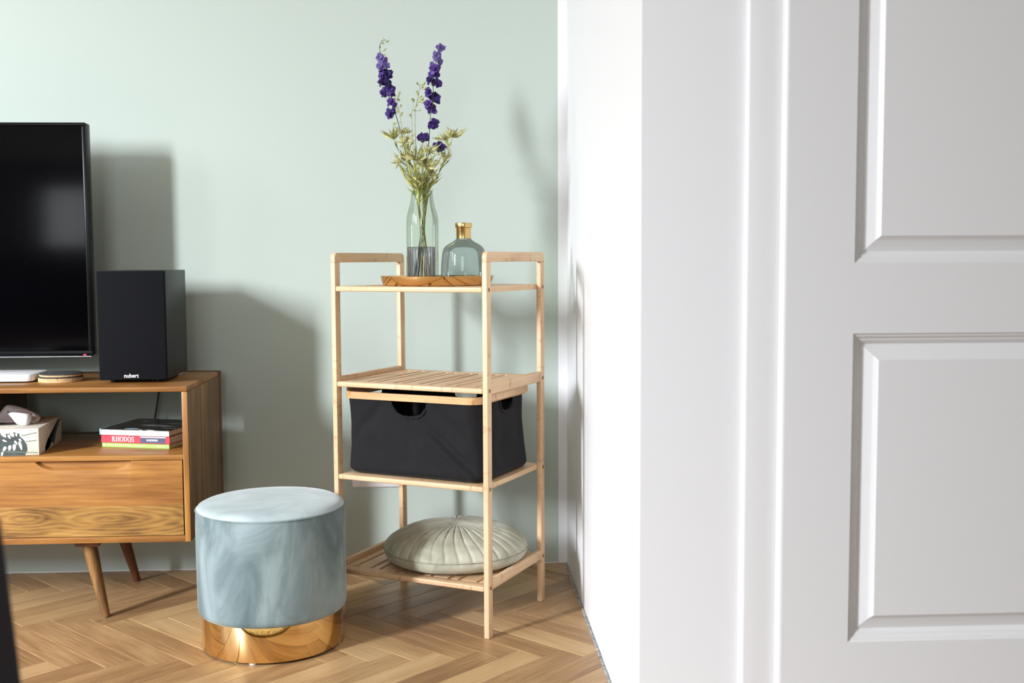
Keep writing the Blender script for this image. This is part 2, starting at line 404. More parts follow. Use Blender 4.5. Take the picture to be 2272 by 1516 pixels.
frame('window_1', 'Y', (RX0-.05, RX0-.01), -1.25, -.61, 1.38, 3.04, [])
frame('window_2', 'Y', (RX0-.05, RX0-.01), .30, 1.84, 1.38, 3.04, [.87, 1.27])
frame('window_3', 'X', (RY0-.05, RY0-.01), -1.45, -.05, .9, 2.5, [-.75])

# white strip of paint at the end of the green wall, caulk line, filler in the joint
struct(box('trim_1', (.3185, WY-.0012, 0), (WX, WY, H), M_WHITE))
def filler():
    vs, fs = [], []; n = 160; rng = random.Random(3)
    for i in range(n+1):
        y = NY+.005 + (WY-NY-.006)*i/n
        wv = .5+.5*noise.noise((0, y*22, 1)); hgt = .0016*noise.noise((0, y*60, 5))
        x0 = .3365; d = .002*noise.noise((3, y*40, 0))
        for x, z in ((x0-.0005, -.012), (x0-.0005-.0025*max(0, wv-.5), -.0008+hgt*.5), (x0+.004+d, .0006+hgt+.002*wv), (WX-.0015, .0008+hgt+.003*wv*wv), (WX+.002, -.002)):
            vs.append((x, y, z))
    for i in range(n):
        for k in range(4):
            a = i*5+k; fs.append((a, a+1, a+6, a+5))
    return pyd('trim_2', vs, fs, M_CEMENT, None, True)
struct(filler())
struct(tube('trim_3', [(RX0, WY-.0005, .001)] + [(RX0+(.317-RX0)*i/60, WY-.0005, .0012+.0012*noise.noise((i*.9, 0, 0))) for i in range(1, 61)], .0018, M_WHITE, None, 6))

# door: frame, rebated leaf, raised panels
FY, DY = NY-.013, NY-.030            # front of the frame, front of the leaf
dfr = bmesh.new()
def frame_piece(x0, x1, z0, z1, y0, y1, bev):
    bm_box(dfr, (x0, y0, z0), (x1, y1, z1), bev, 3)
frame_piece(.5365, .640, 0, 2.14, FY, NY+.002, .006)
frame_piece(1.50, 1.604, 0, 2.14, FY, NY+.002, .006)
frame_piece(.640, 1.50, 2.035, 2.14, FY, NY+.002, .006)
tr = struct(auto(from_bm('trim_4', dfr, M_DOOR), 30))
DX0, DX1, DZ0, DZ1 = .5995, 1.5405, .008, 2.07
def leaf():
    """Door leaf as height field: rings of (inset, depth) around each panel opening."""
    bm = bmesh.new()
    pans = [(.7355, 1.4045, .2255, .8105), (.7355, 1.4045, .9405, 1.93)]
    e = .009
    xs = [DX0+e, pans[0][0], pans[0][1], DX1-e]; zs = [DZ0+e, pans[0][2], pans[0][3], pans[1][2], pans[1][3], DZ1-e]
    V = {}
    def v(x, y, z):
        k = (round(x, 5), round(y, 5), round(z, 5))
        if k not in V: V[k] = bm.verts.new((x, y, z))
        return V[k]
    for i in range(3):
        for j in range(5):
            if i == 1 and j in (1, 3): continue
            bm.faces.new((v(xs[i], DY, zs[j]), v(xs[i+1], DY, zs[j]), v(xs[i+1], DY, zs[j+1]), v(xs[i], DY, zs[j+1])))
    prof = [(0, 0), (.003, .0035), (.006, .0045), (.010, .009), (.014, .0105), (.0205, .0165), (.022, .0165), (.041, .0095), (.0425, .0085), (.0500, .0015), (.0505, .0015)]
    for x0, x1, z0, z1 in pans:
        for (i0, d0), (i1, d1) in zip(prof, prof[1:]):
            A = [(x0+i0, z0+i0), (x1-i0, z0+i0), (x1-i0, z1-i0), (x0+i0, z1-i0)]
            B = [(x0+i1, z0+i1), (x1-i1, z0+i1), (x1-i1, z1-i1), (x0+i1, z1-i1)]
            for k in range(4):
                j = (k+1) % 4
                bm.faces.new((v(A[k][0], DY+d0, A[k][1]), v(A[j][0], DY+d0, A[j][1]), v(B[j][0], DY+d1, B[j][1]), v(B[k][0], DY+d1, B[k][1])))
        i1, d1 = prof[-1]
        bm.faces.new([v(x, DY+d1, z) for x, z in ((x0+i1, z0+i1), (x1-i1, z0+i1), (x1-i1, z1-i1), (x0+i1, z1-i1))])
    # rounded outer edge
    pr = [(e, 0), (.0055, .0008), (.0025, .003), (.0008, .0065), (0, .011), (0, FY-DY-.0005)]
    for (i0, d0), (i1, d1) in zip(pr, pr[1:]):
        A = [(DX0+i0, DZ0+i0), (DX1-i0, DZ0+i0), (DX1-i0, DZ1-i0), (DX0+i0, DZ1-i0)]
        B = [(DX0+i1, DZ0+i1), (DX1-i1, DZ0+i1), (DX1-i1, DZ1-i1), (DX0+i1, DZ1-i1)]
        for k in range(4):
            j = (k+1) % 4
            bm.faces.new((v(A[k][0], DY+d0, A[k][1]), v(B[k][0], DY+d1, B[k][1]), v(B[j][0], DY+d1, B[j][1]), v(A[j][0], DY+d0, A[j][1])))
    bmesh.ops.remove_doubles(bm, verts=bm.verts, dist=1e-5)
    bmesh.ops.recalc_face_normals(bm, faces=bm.faces)
    return auto(from_bm('door_1', bm, M_DOOR), 14)
door = struct(leaf())
hb = bmesh.new(); bm_box(hb, (1.455, DY-.008, .96), (1.495, DY, 1.14), .003); bm_box(hb, (1.36, DY-.055, 1.055), (1.485, DY-.04, 1.075), .005); bm_box(hb, (1.465, DY-.05, 1.055), (1.485, DY-.006, 1.075), .004)
auto(from_bm('door_handle', hb, M_SILVER, door), 30)

# ------------------------------------------------------------------ media console
CX, CY0, CY1, CZ0, CZT = -.697, 2.87, 3.287, .2145, .6252
CXL = -2.24
con = thing('media_console', 'orange-brown acacia wood media console with open compartment, drawer and splayed tapered legs', 'console', ((CX+CXL)/2, (CY0+CY1)/2, 0))
OX, OY = con.location.x, con.location.y
def cbox(name, a, b, mat, bev=.0012, parent=con):
    return box(name, (a[0]-OX, a[1]-OY, a[2]), (b[0]-OX, b[1]-OY, b[2]), mat, parent, bev, 2)
TH = .0150; STR = CY1-.042            # the last strip at the back is a darker board
cbox('top_panel', (CXL, CY0, CZT-.0142), (CX, STR, CZT), M_ACA[0], .003)
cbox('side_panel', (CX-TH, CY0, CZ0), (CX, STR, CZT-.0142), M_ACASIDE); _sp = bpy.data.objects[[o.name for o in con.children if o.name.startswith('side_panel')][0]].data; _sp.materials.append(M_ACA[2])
for f in _sp.polygons:                                   # front edge keeps plain acacia; the side's darker tone is painted shade
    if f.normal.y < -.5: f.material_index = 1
cbox('side_panel', (CXL, CY0, CZ0), (CXL+TH, STR, CZT-.0142), M_ACA[2])
cbox('bottom_panel', (CXL+TH, CY0, CZ0), (CX-TH, STR, CZ0+.0165), M_ACA[0])
cbox('shelf_board', (CXL+TH, CY0, .4325), (CX-TH, STR, .4455), M_ACA[0])
bk = bmesh.new()
for a, b in (((CXL, STR+.001, CZT-.0142), (CX, CY1, CZT)), ((CX-TH, STR+.001, CZ0), (CX, CY1, CZT-.0142)), ((CXL, STR+.001, CZ0), (CXL+TH, CY1, CZT-.0142)), ((CXL+TH, STR+.001, CZ0), (CX-TH, CY1, .4455))):
    bm_box(bk, (a[0]-OX, a[1]-OY, a[2]), (b[0]-OX, b[1]-OY, b[2]), .002)
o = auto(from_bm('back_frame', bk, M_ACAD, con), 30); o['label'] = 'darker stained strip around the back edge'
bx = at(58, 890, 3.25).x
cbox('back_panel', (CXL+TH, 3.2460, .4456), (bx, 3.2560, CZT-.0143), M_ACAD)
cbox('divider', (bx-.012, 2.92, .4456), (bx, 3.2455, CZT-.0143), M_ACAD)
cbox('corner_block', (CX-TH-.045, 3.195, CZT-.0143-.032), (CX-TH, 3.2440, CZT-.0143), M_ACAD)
def drawer(x0, x1, hx):
    """Drawer front with a scooped finger pull along its top edge."""
    z0, z1, y0 = .2325, .4312, CY0+.001
    nx, bm = 120, bmesh.new()
    def scoop(x, w2=.118, d=.021):
        u = abs(x-hx)/w2
        if u >= 1: return 0
        return d*min(1, (1-u)/.30)**.5 if u > .7 else d
    cols = []
    for i in range(nx+1):
        x = x0+(x1-x0)*i/nx; s = scoop(x); zt = z1-s
        # upper lip is cut back from the front, with a soft slope
        col = [(x, y0, z0), (x, y0, .3125), (x, y0, zt-.010), (x, y0+.0012*(s > 0), zt-.003), (x, y0+(.013 if s > 0 else 0), zt+.003 if s > 0 else zt), (x, y0+(.014 if s > 0 else .002), z1), (x, y0+.02, z1)]
        cols.append([bm.verts.new((q[0]-OX, q[1]-OY, q[2])) for q in col])
    for a, b in zip(cols, cols[1:]):
        for k in range(6): bm.faces.new((a[k], b[k], b[k+1], a[k+1]))
    for c_ in (cols[0], cols[-1]):
        e = c_[0].co.copy(); e.y += .019; q = bm.verts.new(e); bm.faces.new((c_[0], c_[1], c_[2], c_[3], c_[4], c_[5], c_[6], q))
    bmesh.ops.recalc_face_normals(bm, faces=bm.faces)
    o = from_bm('drawer', bm, M_ACA[0], con); o.data.materials.append(M_ACAFIG)
    for f in o.data.polygons:                            # the front is glued up from two boards
        if f.center.z < .3120: f.material_index = 1
    return auto(o, 30)
d1 = drawer(-1.452, -.7150, at(185, 1030, CY0).x)
d2 = drawer(CXL+TH+.003, -1.458, -1.85)
def clip_box_inner():
    pass
dk = bmesh.new()
for a, b in (((-1.448, CY0+.022, .236), (-.7205, 3.2, .425)), ((CXL+TH+.006, CY0+.022, .236), (-1.462, 3.2, .425))):
    bm_box(dk, (a[0]-OX, a[1]-OY, a[2]), (b[0]-OX, b[1]-OY, b[2]))
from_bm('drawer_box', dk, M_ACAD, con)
def leg(top, bot, front):
    t, b = Vector(top), Vector(bot)
    pth = [t.lerp(b, k/10)-Vector((OX, OY, 0)) for k in range(11)]
    rad = [.0195-.0095*(k/10) for k in range(11)]
    lg = tube('leg', pth, rad, M_ACASIDE if front else M_ACAD, con, 20)  # rear legs have their shade put into the darker wood
    z = t.z; pl = prism('mounting_block', [(-.031, -.040), (.031, -.040), (.031, .040), (-.031, .040)], z-.001, CZ0-.0002, M_ACAD, lg, .001)
    for v in pl.data.vertices: v.co.x += t.x-OX + .004; v.co.y += t.y-OY+.006
    return lg
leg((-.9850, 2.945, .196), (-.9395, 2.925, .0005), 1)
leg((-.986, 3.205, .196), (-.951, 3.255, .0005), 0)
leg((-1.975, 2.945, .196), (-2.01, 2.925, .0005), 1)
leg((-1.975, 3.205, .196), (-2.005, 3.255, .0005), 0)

# ------------------------------------------------------------------ television
TY = 3.13
tvr, tvt, tvb, tvw = -1.0195, 1.3350, .6815, 1.16
tv = thing('television', 'large black flat-screen television standing on the wooden console', 'television', (tvr-tvw/2, TY+.03, CZT))
TO = tv.location.copy()
def tb(name, a, b, mat, bev=.002, parent=tv):
    return box(name, tuple(Vector(a)-TO), tuple(Vector(b)-TO), mat, parent, bev, 2)
tb('casing', (tvr-tvw, TY+.004, tvb+.004), (tvr, TY+.042, tvt), M_BLACK, .004)
tb('screen', (tvr-tvw+.011, TY+.0022, tvb+.020), (tvr-.011, TY+.0045, tvt-.010), M_SCREEN, .0006)
bz = bmesh.new()
for a, b in (((tvr-tvw, TY, tvt-.0095), (tvr, TY+.006, tvt)), ((tvr-.0105, TY, tvb+.018), (tvr, TY+.006, tvt-.0095)), ((tvr-tvw, TY, tvb+.018), (tvr-tvw+.0105, TY+.006, tvt-.0095)), ((tvr-tvw, TY, tvb+.003), (tvr, TY+.006, tvb+.0185))):
    bm_box(bz, tuple(Vector(a)-TO), tuple(Vector(b)-TO), .0018)
auto(from_bm('bezel', bz, M_BLACK, tv), 30)
o = tb('lower_strip', (tvr-tvw+.004, TY-.0005, tvb), (tvr-.003, TY+.006, tvb+.0035), M_SILVER, .0008); o['label'] = 'thin silver strip along the lower edge'
m_led, nt_, b_ = new_mat('standby_light'); b_.inputs['Base Color'].default_value = lin(150, 10, 40); b_.inputs['Emission Color'].default_value = (1, .02, .12, 1); b_.inputs['Emission Strength'].default_value = 1.6
q = at(188.5, 787.5, TY)
o = tb('standby_light', (q.x-.004, TY-.001, q.z-.0018), (q.x+.004, TY+.001, q.z+.0018), m_led, .0008); o['label'] = 'red standby light'
tb('stand_neck', (tvr-tvw/2-.05, TY+.012, CZT+.012), (tvr-tvw/2+.05, TY+.03, tvb+.05), M_BLACK, .003)
tb('stand_base', (tvr-tvw/2-.24, TY-.08, CZT+.0003), (tvr-tvw/2+.24, TY+.11, CZT+.012), M_BLACK, .004)

# ------------------------------------------------------------------ loudspeaker
sp = thing('loudspeaker', 'black bookshelf loudspeaker with cloth grille on the right end of the console', 'speaker', (-.9452, 2.9501, CZT), .0257)
w_, h_, d_ = .1763, .2913, .2576; z0 = .0088
box('cabinet', (.0008, .0145, z0), (w_-.0008, d_, z0+h_), M_SPK, sp, .002)
box('grille', (0, 0, z0+.0005), (w_-.001, .0125, z0+h_-.0008), M_GRILLE, sp, .0025, 3)
for x in (.03, w_-.03):
    for y in (.04, d_-.04): lathe('foot', [(0, .0003), (.011, .0003), (.012, z0), (0, z0)], M_BLACK, sp, 16, (x, y))
o = lettering('nubert', .0155, M_LETTER, sp, Matrix.Translation((.083, -.0004, z0+.0115)) @ FRONT, .0002, .92, .00018); o['label'] = 'small white maker lettering'

# ------------------------------------------------------------------ things on and in the console
M_STB = plain('white_gloss_plastic', (238, 238, 240), .3)
q = at(72, 849, 2.99)
stb = thing('media_box', 'flat white plastic media box lying on the console left of the round coasters', 'box', (q.x-.09, 3.06, CZT))
prism('casing', rrect(-.10, .088, -.07, .07, .022), .003, .0225, M_STB, stb, .004)
box('underside', (-.09, -.06, .0003), (.08, .06, .0031), M_BLACK, stb, .0008)
M_CORK = plain('cork', (196, 160, 116), .9, bump=.4, bscale=500, var=.16, vscale=240)
M_FELT = plain('dark_felt', (52, 52, 50), .85, bump=.2, bscale=600)
cc = Vector((-1.074, 3.03, CZT))
for i, (dx, dy, zz, hc, lab) in enumerate(((0, 0, .0003, .0115, 'thick round cork coaster with dark top, the lower one under another on the console'),
                                          (.001, .002, .0151, .0050, 'thin round cork coaster with dark top, the upper one of the pair on the console'))):
    c_ = thing('cork_coaster', lab, 'coaster', cc+Vector((dx, dy, zz)), 0, 'pair of stacked cork coasters')
    R_ = .0575-.0015*i
    lathe('cork_disc', [(0, 0), (R_-.001, 0), (R_, .001), (R_, hc-.001), (R_-.001, hc), (0, hc)], M_CORK, c_, 56)
    lathe('dark_top', [(0, hc+.0002), (R_-.0006, hc+.0002), (R_, hc+.0009), (R_, hc+.0019), (R_-.001, hc+.0026), (0, hc+.0026)], M_FELT, c_, 56)

# tissue box
tbx = thing('tissue_box', 'cream tissue box printed with dark monstera leaves in the console compartment', 'tissue box', (-1.0890, 2.8965, .4455), .10)
M_CARD = plain('cream_card', (222, 216, 200), .7, var=.05, vscale=30)
M_LEAF = plain('dark_leaf_print', (62, 72, 72), .7, var=.18, vscale=40)
M_LINE = plain('green_line_print', (112, 128, 104), .7)
BW, BD, BH = .235, .235, .0700
box('carton', (-BW, 0, .0003), (0, BD, BH), M_CARD, tbx, .0012)
def blob(pts, y, mat, name, par=tbx, z=None):
    M = Matrix.Translation((0, y, 0)) @ FRONT
    return prism(name, pts, 0, .00035, mat, par, 0, M)
def fx(x, y):                                # detail-crop pixels of the box front -> box coordinates
    px, py = x/9.475, 880+y/9.475
    return ((px-85.5)/2429*2.95*1.0, (1011-py)/2429*2.95)
def poly(pts): return [fx(*q) for q in pts][::-1]
leaf_pts = [(-560, 830), (-400, 700), (-150, 690), (10, 730), (120, 790), (230, 790), (330, 760), (440, 790), (440, 840), (520, 920), (575, 1020), (585, 1120), (560, 1190), (525, 1245), (110, 1248), (-240, 1250), (-520, 1230), (-640, 1050)]
blob(poly(leaf_pts), -.0002, M_LEAF, 'printed_leaf')
holes = [((140, 800), (75, 40, 55)), ((245, 850), (48, 24, 65)), ((305, 810), (52, 36, 60)), ((383, 812), (36, 20, 80)), ((155, 930), (48, 18, 25)), ((25, 920), (42, 18, 20)), ((455, 925), (38, 20, 50)),
         ((370, 975), (50, 22, 60)), ((455, 1040), (95, 28, 75)), ((335, 1070), (70, 32, 95)), ((245, 1080), (58, 30, 100)), ((145, 1095), (55, 30, 120)), ((15, 1105), (40, 26, 140)), ((95, 1200), (50, 20, 105)),
         ((-120, 820), (70, 30, 30)), ((-150, 1100), (60, 30, 140)), ((-300, 900), (70, 30, 20)), ((-330, 1080), (60, 28, 150))]
for (cx, cy), (a_, b_2, an) in holes:
    t = math.radians(an); pts = []
    for k in range(14):
        u = 2*math.pi*k/14; x, y = a_*math.cos(u), b_2*math.sin(u)*(1-.35*math.cos(u))
        pts.append((cx+x*math.cos(t)-y*math.sin(t), cy+x*math.sin(t)+y*math.cos(t)))
    blob(poly(pts), -.0006, M_CARD, 'leaf_gap')
for a_, b_2 in (((480, 835), (775, 775)), ((560, 955), (760, 935)), ((100, 1150), (785, 1190))):
    blob(poly([(a_[0], a_[1]-7), (b_2[0], b_2[1]-7), (b_2[0], b_2[1]+7), (a_[0], a_[1]+7)]), -.0009, M_LINE, 'printed_stem')
sidepts = [(.055, 0), (.10, .004), (.13, .03), (.15, .05), (.20, .066), (.225, .066), (.19, .045), (.17, .03), (.15, .004), (.12, .02), (.09, .03), (.06, .012)]
prism('printed_leaf', sidepts, 0, .0004, M_LEAF, tbx, 0, Matrix.Translation((.0001, 0, 0)) @ Matrix(((0, 0, 1, 0), (1, 0, 0, 0), (0, 1, 0, 0), (0, 0, 0, 1))))
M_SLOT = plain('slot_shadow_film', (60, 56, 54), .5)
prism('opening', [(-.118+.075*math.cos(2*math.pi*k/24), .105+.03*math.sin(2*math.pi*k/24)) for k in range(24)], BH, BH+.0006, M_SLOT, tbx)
M_TISSUE = plain('tissue_paper', (240, 236, 238), .95, spec=.1, bump=.2, bscale=120)
def sheet(name, grid, mat, par, th=.0006, sub=1):
    n, m_ = len(grid), len(grid[0]); vs = [q for r in grid for q in r]
    fs = [(i*m_+j, i*m_+j+1, (i+1)*m_+j+1, (i+1)*m_+j) for i in range(n-1) for j in range(m_-1)]
    o = pyd(name, vs, fs, mat, par, True)
    md = o.modifiers.new('soft', 'SUBSURF'); md.levels = md.render_levels = sub
    md = o.modifiers.new('thick', 'SOLIDIFY'); md.thickness = th; md.offset = 0
    return o
tis = thing('tissue', 'white paper tissue pulled up out of the leaf-printed tissue box', 'tissue', (-1.205, 2.985, .4455+BH+.001))
def tq(x, y, Y): p = at(x/9.475, 880+y/9.475, Y); return p - Vector((-1.205, 2.985, .4455+BH+.001))
sheet('back_fold', [[tq(-140, 560, 2.99), tq(60, 540, 3.0), tq(300, 560, 3.01), tq(560, 575, 3.01), tq(760, 560, 3.0)],
                    [tq(-110, 480, 3.0), tq(40, 470, 3.02), tq(280, 450, 3.02), tq(600, 450, 3.03), tq(880, 450, 3.02)],
                    [tq(-40, 400, 3.01), tq(60, 340, 3.04), tq(280, 340, 3.03), tq(560, 350, 3.04), tq(820, 380, 3.05)],
                    [tq(80, 240, 3.02), tq(140, 160, 3.05), tq(330, 195, 3.05), tq(560, 255, 3.05), tq(720, 330, 3.06)]], M_TISSUE, tis)
sheet('front_fold', [[tq(340, 585, 2.955), tq(420, 600, 2.95), tq(500, 610, 2.945), tq(590, 610, 2.95), tq(650, 570, 2.975)],
                     [tq(270, 470, 2.97), tq(370, 490, 2.955), tq(480, 500, 2.94), tq(600, 490, 2.945), tq(665, 460, 2.98)],
                     [tq(170, 370, 2.99), tq(300, 400, 2.975), tq(450, 400, 2.955), tq(620, 390, 2.95), tq(690, 370, 2.985)],
                     [tq(110, 300, 3.01), tq(240, 325, 2.995), tq(380, 312, 2.99), tq(540, 345, 2.985), tq(670, 355, 3.0)]], M_TISSUE, tis)

# books
M_RED = plain('red_cover', (200, 52, 68), .4); M_LIME = plain('lime_cover', (158, 190, 96), .45)
M_NAVY = plain('navy_print', (70, 70, 100), .45); M_PAGES = plain('page_edges', (196, 184, 172), .85, bump=.3, bscale=900)
M_SKY = plain('pale_blue_cover', (150, 186, 198), .4); M_WHITEC = plain('white_cover', (236, 236, 240), .4)
mcv, nt, b = new_mat('dark_photo_cover')
tc = nt.nodes.new('ShaderNodeTexCoord'); mp = nt.nodes.new('ShaderNodeMapping'); mp.inputs['Scale'].default_value = (12, 40, 1); nt.links.new(tc.outputs['Object'], mp.inputs['Vector'])
n_ = N(nt, 'ShaderNodeTexNoise', Scale=1.0, Detail=6.0, Distortion=.8); nt.links.new(mp.outputs[0], n_.inputs['Vector'])
nt.links.new(ramp(nt, n_.outputs['Fac'], [(.42, lin(14, 16, 20)), (.52, lin(40, 40, 36)), (.6, lin(80, 80, 78)), (.68, lin(170, 172, 172)), (.72, lin(24, 26, 30))]), b.inputs['Base Color']); b.inputs['Roughness'].default_value = .25
BA = math.atan2(2.9601-3.0096, -.7695+.9629)
def book(label, loc, wd, dp, th, cover, ang=BA):
    b = thing('book', label, 'book', loc, ang, 'books lying in the console compartment')
    c = .0013
    bm = bmesh.new(); bm_box(bm, (0, 0, 0), (wd, dp, c), .0004, 1); bm_box(bm, (0, 0, th-c), (wd, dp, th), .0004, 1); bm_box(bm, (0, 0, c), (wd, c, th-c))
    auto(from_bm('cover', bm, cover, b), 30)
    box('page_block', (.0015, c+.0001, c), (wd-.0015, dp-.002, th-c), M_PAGES, b)
    return b
bz0 = .4455
# real shape of the stack: left front corner at (-.9629, 3.0096)
b1 = book('paperback with lime green spine, lowest of the three books', (-.9629, 3.0096, bz0+.0003), .1990, .13, .0118, M_LIME)
b2 = book('red paperback with white RHODOS title on its spine, middle of the three', (-.9650, 3.0100, bz0+.0126), .2030, .133, .0205, M_RED)
# spine print of the green book: too small to read, only marks
dm = bmesh.new(); rng = random.Random(11)
def dashes(x0, x1, h):
    x = x0
    while x < x1:
        l = rng.uniform(.0012, .0034); bm_box(dm, (x, -.0003, .0062-h/2), (min(x+l, x1), .0002, .0062+h/2)); x += l+rng.uniform(.0006, .0014)
dashes(.017, .088, .0032); dashes(.094, .128, .0026); dashes(.162, .188, .0030)
stuff(from_bm('spine_marks', dm, plain('pale_green_print', (206, 224, 170), .5), b1))
lathe('spine_emblem', [(0, -.0002), (.0026, -.0002), (.0026, .0003), (0, .0003)], M_LETTER, b1, 16).matrix_local = Matrix.Translation((.0065, 0, .0062)) @ FRONT
def serif_word(par, x0, zc, h):
    """RHODOS in bold serif capitals drawn as flat shapes."""
    bm = bmesh.new(); T, t = .20, .07             # thick and thin stroke
    def quad(*pts):
        lo = [bm.verts.new((x, z, 0)) for x, z in pts]; hi = [bm.verts.new((x, z, .0003)) for x, z in pts]
        bm.faces.new(lo[::-1]); bm.faces.new(hi)
        for i in range(len(pts)): bm.faces.new((lo[i], lo[(i+1) % len(pts)], hi[(i+1) % len(pts)], hi[i]))
    def bar(a, b, c, d): quad((a, c), (b, c), (b, d), (a, d))
    def stem(x): bar(x, x+T, t, 1-t); bar(x-.09, x+T+.09, 0, t); bar(x-.09, x+T+.09, 1-t, 1)
    def ring(cx, cz, rx, rz, a0, a1, thick, thin, n=20):
        P = []
        for i in range(n+1):
            a = math.radians(a0+(a1-a0)*i/n); wd = thin+(thick-thin)*abs(math.cos(a))**1.3
            P.append(((cx+rx*math.cos(a), cz+rz*math.sin(a)), (cx+(rx-wd)*math.cos(a), cz+(rz-thin-(wd-thin)*.2)*math.sin(a))))
        for A, B in zip(P, P[1:]): quad(A[0], B[0], B[1], A[1])
    x = 0; stem(.09); ring(.36, .745, .34, .255, -90, 90, T, t); bar(.29, .38, 1-t, 1); bar(.29, .38, .49, .49+t)
    quad((.36, .5), (.56, .5), (.90, 0), (.66, 0)); bar(.62, .95, 0, t)
    x = 1.0; stem(x+.09); stem(x+.66); bar(x+.29, x+.66, .47, .47+t)
    x = 2.0; ring(x+.48, .5, .46, .53, 0, 360, T, t, 36)
    x = 3.0; stem(x+.09); ring(x+.38, .5, .54, .5, -90, 90, T+.02, t, 24); bar(x+.29, x+.40, 1-t, 1); bar(x+.29, x+.40, 0, t)
    x = 3.98; ring(x+.48, .5, .46, .53, 0, 360, T, t, 36)
    x = 4.98; ring(x+.36, .74, .31, .28, 20, 270, .17, t, 24); ring(x+.36, .26, .33, .28, -160, 90, .18, t, 24); bar(x+.60, x+.67, .72, .98); bar(x+.03, x+.10, .02, .30)
    bm.transform(Matrix.Translation((x0, -.0003, zc)) @ FRONT @ Matrix.Diagonal((h*.86, h, 1, 1)))
    bmesh.ops.recalc_face_normals(bm, faces=bm.faces)
    return from_bm('lettering', bm, M_LETTER, par)
o = serif_word(b2, .0325, .0042, .0135); o['label'] = 'white serif title'
o = box('dark_panel', (.117, -.0004, .0018), (.190, .0002, .0165), M_NAVY, b2); o['label'] = 'dark blue panel on the spine'
box('white_stripe', (.117, -.0004, .0166), (.192, .0002, .0192), M_LETTER, b2)
lettering('BAEDEKER', .0072, M_LETTER, b2, Matrix.Translation((.152, -.0006, .0095)) @ FRONT, .0002, .98, .0001)
b3 = thing('book', 'hardback with white edge and dark photographic cover, topmost of the three books', 'book', (-.9697, 3.0098, bz0+.0334), BA-.012, 'books lying in the console compartment')
W3, D3, T3 = .2085, .195, .0175
bm = bmesh.new(); bm_box(bm, (.004, .001, T3-.0022), (W3, D3, T3), .0006, 1); bm_box(bm, (.004, .001, 0), (W3, D3, .002), .0006, 1)
auto(from_bm('cover', bm, mcv, b3), 30)
o = box('spine', (0, -.0002, 0), (.0055, D3, T3), M_SKY, b3, .0022, 2); o['label'] = 'pale blue end of the cover'
box('page_block', (.0058, 0, .0021), (W3-.001, D3-.003, T3-.0023), M_PAGES, b3)
o = box('white_edge', (.0060, -.0007, .0012), (W3, -.0001, T3-.0026), M_WHITEC, b3); o['label'] = 'white strip facing the room'
prism('cover_patch', [(.092+.022*math.cos(2*math.pi*k/20), .012+.009*math.sin(2*math.pi*k/20)) for k in range(20)], T3, T3+.0003, M_SKY, b3)['label'] = 'pale blue patch on the cover'

# cable behind the speaker
cb_pts = [at(356, 800, 3.33), at(354, 850, 3.33), at(350, 890, 3.33), at(343, 932, 3.33), at(338, 975, 3.33), at(336, 1020, 3.325), at(338, 1100, 3.32), at(330, 1200, 3.335)]
cbl = tube('speaker_cable', curve_pts(cb_pts, 30), .0028, plain('brown_cable', (52, 36, 28), .5), None, 8)
tag(cbl, 'thin dark brown cable hanging behind the console below the loudspeaker', 'cable')

# ------------------------------------------------------------------ wall socket
so = thing('wall_socket', 'white double wall socket low on the green wall behind the bamboo shelf', 'socket', (-.2445, WY, .2915))
prism('plate', rrect(-.0755, .0755, -.0405, .0405, .006), 0, .009, M_OUTLET, so, .003, FRONT)
for x in (-.036, .036):
    lathe('socket_well', [(0, .0015), (.0185, .0015), (.0195, .0095), (.022, .0105), (.0225, .0092)], M_OUTLET, so, 32).matrix_local = Matrix.Translation((x, 0, 0)) @ FRONT

# ------------------------------------------------------------------ bamboo shelf
SX, SY, SR = -.32403, 2.89308, .48588
SW, SD, STX, STY, SH = .4555, .3577, .0135, .0243, .97
sh = thing('bamboo_shelf', 'tall pale bamboo shelf unit with four tiers standing in the corner', 'shelf', (SX, SY, 0), -SR)
def post(a0, b0): return box('post', (a0, b0, .0004), (a0+STX, b0+STY, SH-.0255), M_BAM[2], sh, .0014, 2)
def side_top(a0):
    """Handle rail with its rounded upper corners."""
    r = .014; n = 6; pts = [(0, SH-.0255), (SD, SH-.0255)]
    for k in range(n+1):
        a = math.radians(90*k/n); pts.append((SD-r+r*math.cos(a), SH-r+r*math.sin(a)))
    for k in range(n+1):
        a = math.radians(90+90*k/n); pts.append((r+r*math.cos(a), SH-r+r*math.sin(a)))
    M = Matrix(((0, 0, 1, 0), (1, 0, 0, 0), (0, 1, 0, 0), (0, 0, 0, 1)))      # (x,y,z) -> (z,x,y)
    return prism('handle_rail', pts, a0, a0+STX, M_BAM[1], sh, .0014, M)
for a0 in (0, SW-STX):
    post(a0, 0); post(a0, SD-STY); side_top(a0)
SLATS = [(.0140, .0390), (.0475, .0855), (.0945, .1135), (.1225, .1655), (.1745, .1925), (.2015, .2410), (.2500, .2700), (.2790, .3205), (.3295, .3500), (.3590, .4035), (.4120, .4415)]
def tier(zt, rails, zr0=0, zr1=0, bf=.0335):
    th = .0137
    t = box('shelf_board', (STX+.0003, 0, zt-th), (SW-STX-.0003, bf, zt), M_BAM[0], sh, .0035, 3)
    box('rear_rail', (STX+.0003, .3240, zt-th), (SW-STX-.0003, SD-.002, zt), M_BAM[0], t, .002)
    for a0, a1 in SLATS:
        box('slat', (a0, bf+.0002, zt-th), (a1, .3238, zt-.0002), M_BAM[1], t, .0008, 1)
    if rails:
        for a0 in (0, SW-STX):
            box('side_rail', (a0+.0002, STY+.0002, zr0), (a0+STX-.0002, SD-STY-.0002, zr1), M_BAM[1], t, .003, 3)
    else:
        for a0, a1 in ((STX+.0001, STX+.0004), (SW-STX-.0004, SW-STX-.0001)): pass
    return t
